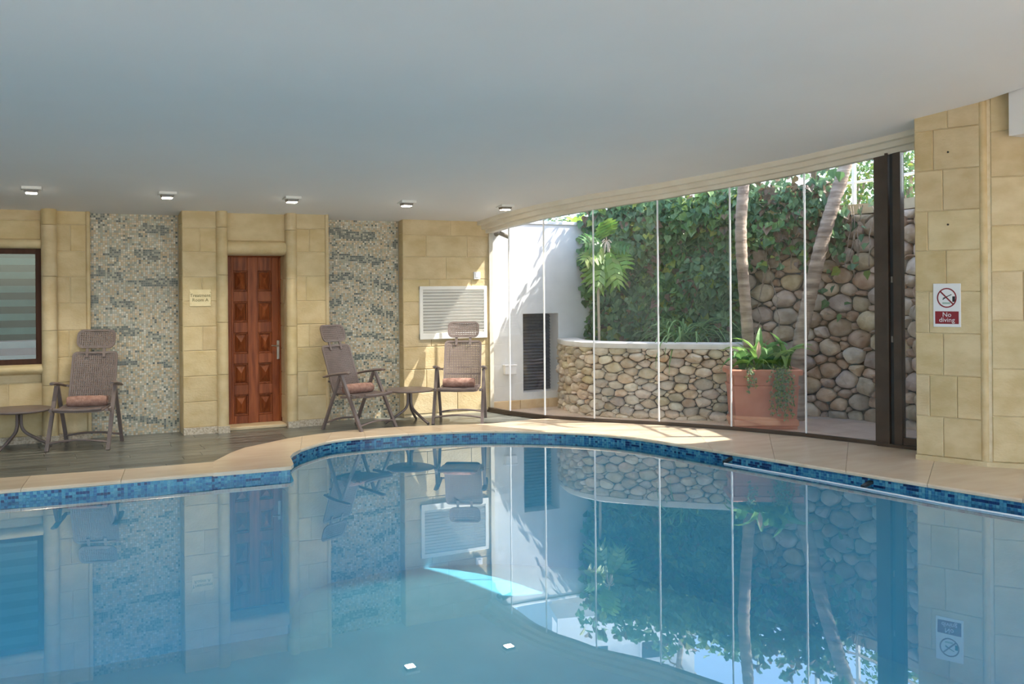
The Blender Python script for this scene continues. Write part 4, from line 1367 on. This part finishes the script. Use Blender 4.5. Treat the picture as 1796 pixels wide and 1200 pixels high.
# stiles, rails
def dbox(x0,x1,z0,z1,y0,y1,mat,name,par=dr,c=.006):
    m=MB(); m.cbox((x0,y0,z0),(x1,y1,z1),c); return m.build(name,MATS[mat],par)
dbox(dx0-.06,dx0+.045,dz0,DZ1+.02,YD-.01,YD+.05,'door_wood','frame_stile'); dbox(dx1-.035,dx1+.012,dz0,DZ1+.02,YD-.01,YD+.05,'door_wood','frame_stile'); dbox(dx0-.06,dx1+.012,DZ1-.012,DZ1+.03,YD-.02,YD+.05,'door_wood','frame_head')
iw0=dx0+.045; iw1=dx1-.035
def zpx(py): return zw(446,py,YD)
rows=[(475,511),(529,565),(583,620),(637,674),(691,728)]
cs=[(410,434),(453,476)]
xs_=[xw(409.5,YD),xw(434.5,YD),xw(452.5,YD),xw(476.5,YD)]
st_=[(iw0,xs_[0]),(xs_[1],xs_[2]),(xs_[3],iw1)]
for a,b in st_: dbox(a,b,dz0,DZ1-.012,YD,YD+.05,'door_wood','door_stile',c=.003)
zb=[zpx(p) for rr in rows for p in rr]
edges_=[DZ1-.012]+zb+[dz0]
for k in range(0,len(edges_),2):
    for a,b in ((xs_[0],xs_[1]),(xs_[2],xs_[3])): dbox(a,b,edges_[k+1],edges_[k],YD+.001,YD+.05,'door_wood','door_rail',c=.003)
for k in range(5):
    z1=zb[2*k]; z0=zb[2*k+1]
    for a,b in ((xs_[0],xs_[1]),(xs_[2],xs_[3])):
        m=MB(); w=.016
        for q in ((a,z0,b,z0+w),(a,z1-w,b,z1),(a,z0+w,a+w,z1-w),(b-w,z0+w,b,z1-w)): m.cbox((q[0],YD+.012,q[1]),(q[2],YD+.05,q[3]),.005)
        pn=m.build('panel_moulding',MATS['door_wood'],dr)
        m=MB(); e=.020; cx=(a+b)/2; cz=(z0+z1)/2; hx=(b-a)/2-e; hz=(z1-z0)/2-e; f=.24
        vs=[(cx-hx,YD+.036,cz-hz),(cx+hx,YD+.036,cz-hz),(cx+hx,YD+.036,cz+hz),(cx-hx,YD+.036,cz+hz)]
        vs+=[(cx-hx*.74,YD+.024,cz-hz*.78),(cx+hx*.74,YD+.024,cz-hz*.78),(cx+hx*.74,YD+.024,cz+hz*.78),(cx-hx*.74,YD+.024,cz+hz*.78)]
        vs+=[(cx-hx*.74,YD+.016,cz-hz*.78),(cx+hx*.74,YD+.016,cz-hz*.78),(cx+hx*.74,YD+.016,cz+hz*.78),(cx-hx*.74,YD+.016,cz+hz*.78),(cx,YD-.022,cz-hz*.10),(cx,YD-.022,cz+hz*.10)]
        fs=[(0,1,5,4),(1,2,6,5),(2,3,7,6),(3,0,4,7),(4,5,9,8),(5,6,10,9),(6,7,11,10),(7,4,8,11),(8,9,12),(9,10,13,12),(10,11,13),(11,8,12,13)]
        m.add(vs,fs); m.build('raised_panel',MATS['door_wood'],pn)
hx=xw(487,YD); hz=zw(487,606,YD)
hp_=dbox(hx-.016,hx+.016,zw(487,630,YD),zw(487,597,YD),YD-.014,YD,'nickel','handle_plate',c=.003)
m=MB(); m.tube([(hx,YD-.01,hz),(hx,YD-.05,hz),(hx-.02,YD-.058,hz),(hx-.085,YD-.058,hz+.002)],.009,8); m.build('door_lever',MATS['nickel'],hp_,smooth=True)
m=MB(); m.cbox((Xs['da']-.02,YP+.08,0),(Xs['db'],11.16,.035),.006); o=m.build('door_threshold',MATS['cap_stone'],dr)
# window
wn=empty('window_1'); tag(wn,'brown framed window with striped blind behind tinted glass',None,None,'structure')
fw=.055
def wb(a,b,c,d,y0,y1,mat,name,par=wn):
    m=MB(); m.cbox((a,y0,c),(b,y1,d),.004); return m.build(name,MATS[mat],par)
wb(WX0,wx1,wz1-fw,wz1+.02,YN+.02,YN+.09,'brown_frame','window_frame'); wb(WX0,wx1,wz0-.01,wz0+fw,YN+.02,YN+.09,'brown_frame','window_frame'); wb(wx1-fw,wx1,wz0,wz1,YN+.019,YN+.09,'brown_frame','window_frame')
wb(WX0,WX0+fw,wz0,wz1,YN+.02,YN+.09,'brown_frame','window_frame')
wb(-1.05,-1.0,wz0,wz1,YN+.03,YN+.085,'brown_frame','window_mullion')
m=MB(); m.box((WX0+.05,YN+.035,wz0+.05),(wx1-.05,YN+.041,wz1-.05)); m.build('pane',MATS['window_glass'],wn)
k=0; z=wz1-fw-.04; sh=.072
while z>wz0+fw:
    z0=max(z-sh,wz0+fw-.01)
    m=MB(); m.box((WX0+.05,YN+.055,z0),(wx1-fw+.005,YN+.058,z-.002)); m.build('blind_band',MATS['blind_light'] if k%2==0 else MATS['blind_dark'],wn); z-=sh; k+=1
m=MB(); m.box((WX0+.05,YN+.059,wz0+.04),(wx1-fw+.01,YN+.062,wz1-.04)); m.build('blind_backing',MATS['blind_dark'],wn)
# louvre vent
lv=empty('louvre_vent',(0,0,0)); tag(lv,'white slatted louvre vent set in the limestone wall by the glass','vent')
lx1=min(lx1,Xs['end']-.02)
def lb(a,b,c,d,y0,y1): 
    m=MB(); m.cbox((a,y0,c),(b,y1,d),.004); m.build('vent_frame',MATS['white_paint'],lv)
fwv=.045
lb(lx0,lx1,lz1-fwv,lz1,YW-.028,YW+.004); lb(lx0,lx1,lz0,lz0+fwv+.03,YW-.028,YW+.004); lb(lx0,lx0+fwv,lz0,lz1,YW-.027,YW+.004); lb(lx1-fwv,lx1,lz0,lz1,YW-.027,YW+.004)
m=MB(); m.box((lx0+.02,YW-.004,lz0+.02),(lx1-.02,YW+.002,lz1-.02)); m.build('vent_backing',MATS['grey_alu'],lv)
nsl=14; z0=lz0+fwv+.03; z1=lz1-fwv
for k in range(nsl):
    z=z0+(k+.5)*(z1-z0)/nsl; M=Matrix.Translation((0,YW-.016,z))@Matrix.Rotation(math.radians(28),4,'X')
    m=MB(); m.box((lx0+fwv-.005,-.002,-.0165),(lx1-fwv+.005,.002,.0165),None,M); m.build('slat',MATS['white_paint'],lv)
# switch
a=on_y(830,477,YW); b=on_y(841,490,YW)
sw_=empty('light_switch'); tag(sw_,'white square light switch on the limestone above the vent','switch')
m=MB(); m.cbox((a.x,YW-.03,b.z),(b.x,YW+.003,a.z),.004); m.build('switch_box',MATS['white_plastic'],sw_)
m=MB(); m.cbox((a.x+.02,YW-.036,b.z+.022),(b.x-.02,YW-.028,a.z-.022),.002); m.build('rocker',MATS['white_plastic'],sw_)
# plaque
a=on_y(332,508,YP); b=on_y(370,537,YP)
pq=empty('door_plaque'); tag(pq,'small pale brass plaque lettered in green on the pier beside the door','sign')
m=MB(); m.cbox((a.x,YP-.008,b.z),(b.x,YP+.002,a.z),.002); m.build('plaque_plate',MATS['brass'],pq)
cx=(a.x+b.x)/2
for txt,py in (('Treatment',518.5),('Room A',526.5)):
    M=Matrix.Translation((cx+.0,YP-.009,zw(351,py,YP)))@Matrix.Rotation(math.pi/2,4,'X'); text_mesh(txt,.050,'lettering',MATS['ink'],pq,M)
for px,py in ((334,512.5),(369,512.5),(335,533),(369,533)):
    q=on_y(px,py,YP); m=MB(); m.lathe([(.007,0),(.006,.004),(.002,.006)],8); o=m.build('screw',MATS['brass'],pq); o.location=(q.x,YP-.008,q.z); o.rotation_euler=(math.pi/2,0,0)
# no diving sign on pillar
def on_pillar(px,py,off=0.0):
    d=ray(px,py); t=(A.dot(nA)-off)/(d.x*nA.x+d.y*nA.y); return EYE+d*t
S0=on_pillar(1637,499); S1=on_pillar(1685,496); S2=on_pillar(1638,574.5)
sg=empty('no_diving_sign'); tag(sg,'white and dark red No diving sign on the limestone pillar','sign')
cen=on_pillar(1661,535.5,.004); upil=(B-A).normalized(); uu=Vector((upil.x,upil.y,0)); sg.location=cen; sg.rotation_euler=(0,0,math.atan2(uu.y,uu.x))
sw2=(S1-S0).length/2; sh2=(S0-S2).length/2
m=MB(); m.cbox((-sw2,-.006,-sh2),(sw2,.004,sh2),.002); m.build('sign_plate',MATS['sign_white'],sg)
m=MB(); m.box((-sw2*.86,-.0072,-sh2*.86),(sw2*.86,-.0055,-sh2*.28)); m.build('text_panel',MATS['sign_red'],sg)
for txt,z in (('No',-.44),('diving',-.68)):
    M=Matrix.Translation((0,-.0075,sh2*z))@Matrix.Rotation(math.pi/2,4,'X'); text_mesh(txt,sh2*.30,'lettering',MATS['sign_white'],sg,M,.0006)
def ring(mb,cx,cz,rx,rz,w,y0,y1,n=36):
    vs=[];fs=[]
    for k in range(n):
        th=2*math.pi*k/n; c_,s_=math.cos(th),math.sin(th)
        vs+=[(cx+rx*c_,y0,cz+rz*s_),(cx+(rx-w)*c_,y0,cz+(rz-w)*s_),(cx+(rx-w)*c_,y1,cz+(rz-w)*s_),(cx+rx*c_,y1,cz+rz*s_)]
    for k in range(n):
        k2=(k+1)%n
        for j in range(4): fs.append((k*4+j,k*4+(j+1)%4,k2*4+(j+1)%4,k2*4+j))
    mb.add(vs,fs)
rx=sw2*.72; rz=rx*1.06; zc0=sh2*.34
m=MB(); ring(m,0,zc0,rx,rz,rx*.13,-.0078,-.0055); m.build('prohibition_ring',MATS['sign_red'],sg)
m=MB(); k=rx*.66; m.bar((-k,-.0074,zc0+k*1.06),(k,-.0074,zc0-k*1.06),rx*.15,.0012,up=(0,1,0)); 
o=m.build('prohibition_slash',MATS['sign_red'],sg)
m=MB(); m.bar((-rx*.42,-.0064,zc0-rx*.18),(rx*.05,-.0064,zc0+rx*.16),rx*.10,.001,up=(0,1,0)); m.bar((rx*.0,-.0064,zc0+rx*.12),(rx*.48,-.0064,zc0+rx*.36),rx*.08,.001,up=(0,1,0)); m.bar((-rx*.10,-.0064,zc0+rx*.08),(-rx*.40,-.0064,zc0-rx*.02),rx*.05,.001,up=(0,1,0))
m.build('diver_pictogram',MATS['sign_black'],sg)
m=MB(); m.box((rx*.56,-.0068,zc0-rx*.42),(rx*.84,-.006,zc0+rx*.16)); m.build('pool_edge_pictogram',MATS['sign_black'],sg)
m=MB(); m.box((-rx*.45,-.0066,zc0-rx*.66),(rx*.35,-.006,zc0-rx*.48)); m.build('water_pictogram',MATS['sign_green'],sg)

# ---- ceiling downlights
lpx=[(55,333),(293,342),(512,350),(713,357),(886,364)]
lab=['square downlight in the ceiling above the striped window','square downlight in the ceiling above the door plaque','square downlight in the ceiling above the wooden door','square downlight in the ceiling above the second mosaic panel','square downlight in the ceiling next to the curved cornice']
for k,(px,py) in enumerate(lpx):
    p=on_ceiling(px,py-3)
    d=empty('downlight',(p.x,p.y,p.z)); tag(d,lab[k],'ceiling light','row of square downlights')
    m=MB(); m.cbox((-.085,-.085,-.018),(.085,.085,.02),.004); m.build('flange',MATS['white_paint'],d)
    m=MB(); ringbox(m,[(.060,-.060,.060,-.018),(.052,-.052,.052,-.045)]); m.build('lamp_housing',MATS['grey_alu'],d)
    m=MB(); m.cbox((-.047,-.047,-.053),(.047,.047,-.044),.003); m.build('lamp_lens',MATS['lamp_glow'],d)
    li=bpy.data.lights.new('downlight_beam','SPOT'); li.energy=26; li.color=(1,.88,.70); li.spot_size=math.radians(110); li.spot_blend=.8; li.shadow_soft_size=.05
    lo=bpy.data.objects.new('downlight_beam',li); lo.location=(0,0,-.07); lo.parent=d; COL.objects.link(lo)

# ---- pool rail with brackets
rail=empty('pool_rail'); tag(rail,'thin white rail with dark brackets along the waterline tiles of the pool','rail')
RP=[(1270,813),(1400,836),(1509,856),(1673,887),(1796,907.5)]
pp=[on_z(px,py,WATER+.006) for px,py in RP]; e=(pp[-1]-pp[-2]).normalized(); pp.append(pp[-1]+e*1.2)
m=MB(); m.tube(pp,.007,8); m.build('rail_tube',MATS['white_plastic'],rail,smooth=True)
for px,py in ((1270,811),(1513,854)):
    a=on_z(px,py,WATER+.006); j=min(range(len(wl)),key=lambda i:(wl[i]-Vector((a.x,a.y))).length); q=Vector((wl[j].x,wl[j].y,WATER+.02))
    # nearest point on the tiled wall
    best=None
    for s0,s1 in zip(wl[:-1],wl[1:]):
        d=s1-s0; tt=max(0,min(1,(Vector((a.x,a.y))-s0).dot(d)/d.length_squared)); c=s0+d*tt
        if best is None or (c-Vector((a.x,a.y))).length<(best-Vector((a.x,a.y))).length: best=c
    m=MB(); m.bar(a,(best.x,best.y,WATER+.03),.035,.022); m.build('rail_bracket',MATS['black_plastic'],rail)

# ================================================================== furniture
TA=MATS['taupe_resin']
def rrect(w,h,r,n=5):
    pts=[]
    for cx,cy,a0 in ((w/2-r,h/2-r,0),(-w/2+r,h/2-r,90),(-w/2+r,-h/2+r,180),(w/2-r,-h/2+r,270)):
        for k in range(n+1):
            th=math.radians(a0+90*k/n); pts.append((cx+r*math.cos(th),cy+r*math.sin(th)))
    return pts
def grid_panel(name,parent,w,h,r,M,curve=.015,pitch=.0205,bar=.0125,border=.022,th=.012):
    """rounded shell of woven-look open grid: rim plus crossing bars, dished by curve"""
    mb=MB()
    def C(x,y,z): return M@Vector((x,z-curve*(1-(2*x/w)**2) ,y))
    o=rrect(w,h,r); i_=rrect(w-2*border,h-2*border,max(.01,r-border)); n=len(o)
    vs=[];fs=[]
    for a,b in zip(o,i_):
        vs+=[C(a[0],a[1],-th/2),C(b[0],b[1],-th/2),C(b[0],b[1],th/2),C(a[0],a[1],th/2)]
    for k in range(n):
        k2=(k+1)%n
        for j in range(4): fs.append((k*4+j,k*4+(j+1)%4,k2*4+(j+1)%4,k2*4+j))
    mb.add(vs,fs)
    t2=th*.30
    def strip(p,q,wd,vert,zoff):
        ns=1 if vert else 8
        for k in range(ns):
            a=p+(q-p)*k/ns; b=p+(q-p)*(k+1)/ns
            if vert: c=[(a.x-wd/2,a.y),(a.x+wd/2,a.y),(b.x+wd/2,b.y),(b.x-wd/2,b.y)]
            else: c=[(a.x,a.y-wd/2),(b.x,b.y-wd/2),(b.x,b.y+wd/2),(a.x,a.y+wd/2)]
            v=[C(x,y,-t2+zoff) for x,y in c]+[C(x,y,t2+zoff) for x,y in c]
            mb.add(v,[(3,2,1,0),(4,5,6,7),(0,1,5,4),(1,2,6,5),(2,3,7,6),(3,0,4,7)])
    iw=w/2-border*.6; ih=h/2-border*.6
    nx=int((w-2*border)/pitch); ny=int((h-2*border)/pitch)
    for k in range(nx):
        x=-(w/2-border)+(k+.5)*(w-2*border)/nx
        e=0 if abs(x)<iw-r*.6 else .010
        strip(Vector((x,-ih+e)),Vector((x,ih-e)),bar,True,0)
    for k in range(ny):
        y=-(h/2-border)+(k+.5)*(h-2*border)/ny
        e=0 if abs(y)<ih-r*.6 else .010
        strip(Vector((-iw+e,y)),Vector((iw-e,y)),bar,False,.0015)
    return mb.build(name,TA,parent)
def make_chair(label):
    c=empty('recliner_chair'); tag(c,label,'chair')
    rec=math.radians(19)
    # back plane: local panel x,z ; M rotates about X so that top leans back (+y)
    b0=Vector((0,.165,.385)); up=Vector((0,math.sin(rec),math.cos(rec))); fw_=Vector((0,-math.cos(rec),math.sin(rec)))
    def PMx(center):
        Mx=Matrix((Vector((1,0,0)),-fw_,up)).transposed().to_4x4(); Mx.translation=center; return Mx
    bh=.585
    back=grid_panel('backrest',c,.455,bh,.05,PMx(b0+up*bh/2),curve=-.02)
    hr=grid_panel('headrest',c,.385,.205,.065,PMx(b0+up*(bh+.035+.1025)+fw_*.012),curve=-.02)
    for s in (-1,1):
        m=MB(); m.bar(b0+up*(bh-.06)+Vector((s*.085,0,0))-fw_*.004,b0+up*(bh+.075)+Vector((s*.085,0,0))-fw_*.004,.03,.012,up=fw_); m.build('headrest_bracket',TA,hr)
    m=MB(); m.bar(b0+up*.17+Vector((-.225,0,0))-fw_*.03,b0+up*.17+Vector((.225,0,0))-fw_*.03,.012,.02); m.build('back_brace',TA,c)
    # seat: grid laid flat, front edge waterfall
    sa=math.radians(-4)
    Ms=Matrix((Vector((1,0,0)),Vector((0,math.sin(sa)*0,1)).normalized(),Vector((0,-math.cos(sa),-math.sin(sa)))))
    Ms=Matrix((Vector((1,0,0)),Vector((0,-.06,1)).normalized(),Vector((0,-1,-.06)).normalized()*-1)).transposed().to_4x4(); Ms.translation=Vector((0,-.06,.40))
    seat=grid_panel('seat',c,.465,.47,.05,Ms,curve=.012)
    m=MB(); pth=[Vector((-.225+.45*k/8,-.292,.408-.012*math.sin(math.pi*k/8))) for k in range(9)]; m.tube(pth,.016,8); m.build('seat_front_lip',TA,seat,smooth=True)
    hw=.285
    for s in (-1,1):
        x=s*hw
        m=MB(); m.bar((x,-.30,.0),(x*.985,.0,.615),.026,.036,up=(1,0,0)); m.build('leg',TA,c)
        m=MB(); m.bar((x*.96,.29,.0),(x*.965,.02,.615),.024,.034,up=(1,0,0)); m.build('leg',TA,c)
        m=MB(); pth=[(x,-.135,.648),(x,-.10,.652),(x,.0,.640),(x*.99,.15,.618),(x*.97,.27,.592)]; m.tube(pth,[.012,.016,.016,.015,.011],8,sx=1.9,up=(0,0,1)); m.build('armrest',TA,c,smooth=True)
        m=MB(); m.bar((x*.92,.02,.375),(x*.92,-.26,.392),.03,.024); m.build('seat_rail',TA,c)
        m=MB(); m.cbox((x-.022 if s>0 else x-.008,-.205,.372),(x+.008 if s>0 else x+.022,-.165,.412),.006); m.build('hinge_block',TA,c)
        m=MB(); q=b0+up*.27; m.bar((s*.235,q.y,q.z-.05),(x*.95,.25,.60),.02,.02); m.build('arm_link',TA,c)
    for (y,z,nm) in ((-.262,.075,'stretcher'),(.255,.075,'stretcher')):
        pth=[Vector((-hw*.99+hw*1.98*k/10,y,z+.028*math.sin(math.pi*k/10))) for k in range(11)]
        m=MB(); m.tube(pth,.011,8,sx=1.6); m.build(nm,TA,c,smooth=True)
    return c
def spiral_towel(label,L=.37,R=.062,seed=1,squash=.92):
    t=empty('rolled_towel'); tag(t,label,'towel','rolled towels on the recliner chairs')
    m=MB(); n=20; k=9; rr=random.Random(seed); vs=[];fs=[]
    for i in range(k):
        x=-L/2+L*i/(k-1); e=1-.12*(abs(2*i/(k-1)-1)**6); 
        for j in range(n):
            th=2*math.pi*j/n; r=R*e*(1+rr.uniform(-.02,.02)); vs.append((x,r*math.cos(th),max(0,R*squash+r*squash*math.sin(th))))
    for i in range(k-1):
        for j in range(n): fs.append((i*n+j,i*n+(j+1)%n,(i+1)*n+(j+1)%n,(i+1)*n+j))
    m.add(vs,fs); body=m.build('towel_roll',MATS['towel'],t,smooth=True)
    for s in (-1,1):
        m=MB(); path=[]
        for q in range(40):
            th=q*.42; r=R*.93*(q+2)/42; path.append((s*(L/2+.001),r*math.cos(th),R*squash+r*squash*math.sin(th)))
        m.tube(path,.0042,5,sx=1.0,up=(1,0,0)); m.build('spiral_end',MATS['towel'],t)
        m=MB(); m.add([(s*(L/2-.004),R*.9*math.cos(a),R*squash+R*.86*math.sin(a)) for a in [2*math.pi*q/16 for q in range(16)]],[tuple(range(16))]); m.build('end_face',MATS['towel'],t)
    return t
feet=[ # front-left, front-right, rear-right, rear-left as seen facing the chair's own front from the camera
 ((86,791),(188,786),(213.6,775),(116,779)),
 ((690,746),(630,754),(571,752),(634,737)),
 ((757.6,744.4),(838.2,741.6),(855.3,733.4),(778.7,734.3))]
clab=['taupe resin recliner chair with headrest beside the window and first mosaic panel','taupe resin recliner chair turned sideways in front of the second mosaic panel','taupe resin recliner chair standing in the sun before the louvre vent']
tlab=['rolled brown towel on the chair beside the striped window','rolled brown towel on the sideways turned chair','sunlit pinkish rolled towel on the chair before the louvre vent']
proto=make_chair(clab[0])
chairs=[proto,copy_tree(proto),copy_tree(proto)]
tw=[(0.0,-.04,.06),(.02,-.06,-.20),(-.02,-.06,.02)]
yaw_fix=[0,0,0]
CH_YAW=[None,None,None]
for k,f4 in enumerate(feet):
    P=[on_z(px,py,0) for px,py in f4]
    cen=sum(P,Vector())/4
    if k==1:
        # nearer frame: 630 front / 571 rear ; farther frame: 690 front / 634 rear
        front=((P[0]+P[1])/2-(P[2]+P[3])/2)
    else:
        front=((P[0]+P[1])/2-(P[2]+P[3])/2)
    side=(P[1]-P[0]) if k!=1 else (P[1]-P[0])
    side=((P[1]+P[2])/2-(P[0]+P[3])/2)
    # chair-local front is -y ; local x = side
    a1=math.atan2(front.y,front.x)+math.pi/2
    sx=math.atan2(side.y,side.x)+(math.pi if k==1 else 0)
    # average the two estimates
    v=Vector((math.cos(a1)+math.cos(sx),math.sin(a1)+math.sin(sx)))
    yaw=math.atan2(v.y,v.x)
    print('chair',k,cen,math.degrees(a1),math.degrees(sx))
    if k==1: cen=cen-Wv*.20+Rv*.02
    c=chairs[k]; c.location=(cen.x,cen.y,0); c.rotation_euler=(0,0,yaw); c['label']=clab[k]
    t=spiral_towel(tlab[k],seed=k+1)
    Mx=Matrix.Translation(c.location)@Matrix.Rotation(yaw,4,'Z')
    t.location=Mx@Vector((tw[k][0],tw[k][1]+.09,.393)); t.rotation_euler=(0,0,yaw+tw[k][2])
def make_table(label,R):
    t=empty('round_side_table'); tag(t,label,'table')
    m=MB(); m.lathe([(R-.02,.372),(R-.004,.378),(R,.386),(R-.003,.394),(R-.012,.397)],48); m.build('tabletop',TA,t,smooth=35)
    m=MB(); m.lathe([(.085,.352),(.09,.358),(.09,.373)],20); m.build('top_hub',TA,t,smooth=35)
    return t
def table_legs(t,angs,rf):
    for a in angs:
        d=Vector((math.cos(a),math.sin(a),0))
        pth=[d*.022+Vector((0,0,.36)),d*.022+Vector((0,0,.26)),d*.028+Vector((0,0,.205)),d*.06+Vector((0,0,.155)),d*.12+Vector((0,0,.115)),d*(rf*.75)+Vector((0,0,.05)),d*rf+Vector((0,0,.012))]
        m=MB(); m.tube(smooth3(pth,1),.0155,8,sx=1.15); m.build('leg',TA,t,smooth=True)
for (cx,cy,R,feetpx,lb_) in ((33,786.5,.315,((30,795),(83,783.5),(-3,782)),'round taupe side table with three splayed legs under the striped window'),
                        (719,741.5,.285,((755,745.5),(717,742-6),(690,741)),'round taupe side table between the sideways chair and the sunny chair')):
    c=on_z(cx,cy,0); t=make_table(lb_,R); t.location=(c.x,c.y,0)
    f0=on_z(*feetpx[1 if cx<100 else 0],0)-c; a=math.atan2(f0.y,f0.x)
    table_legs(t,[a,a+2*math.pi/3,a+4*math.pi/3],.30)
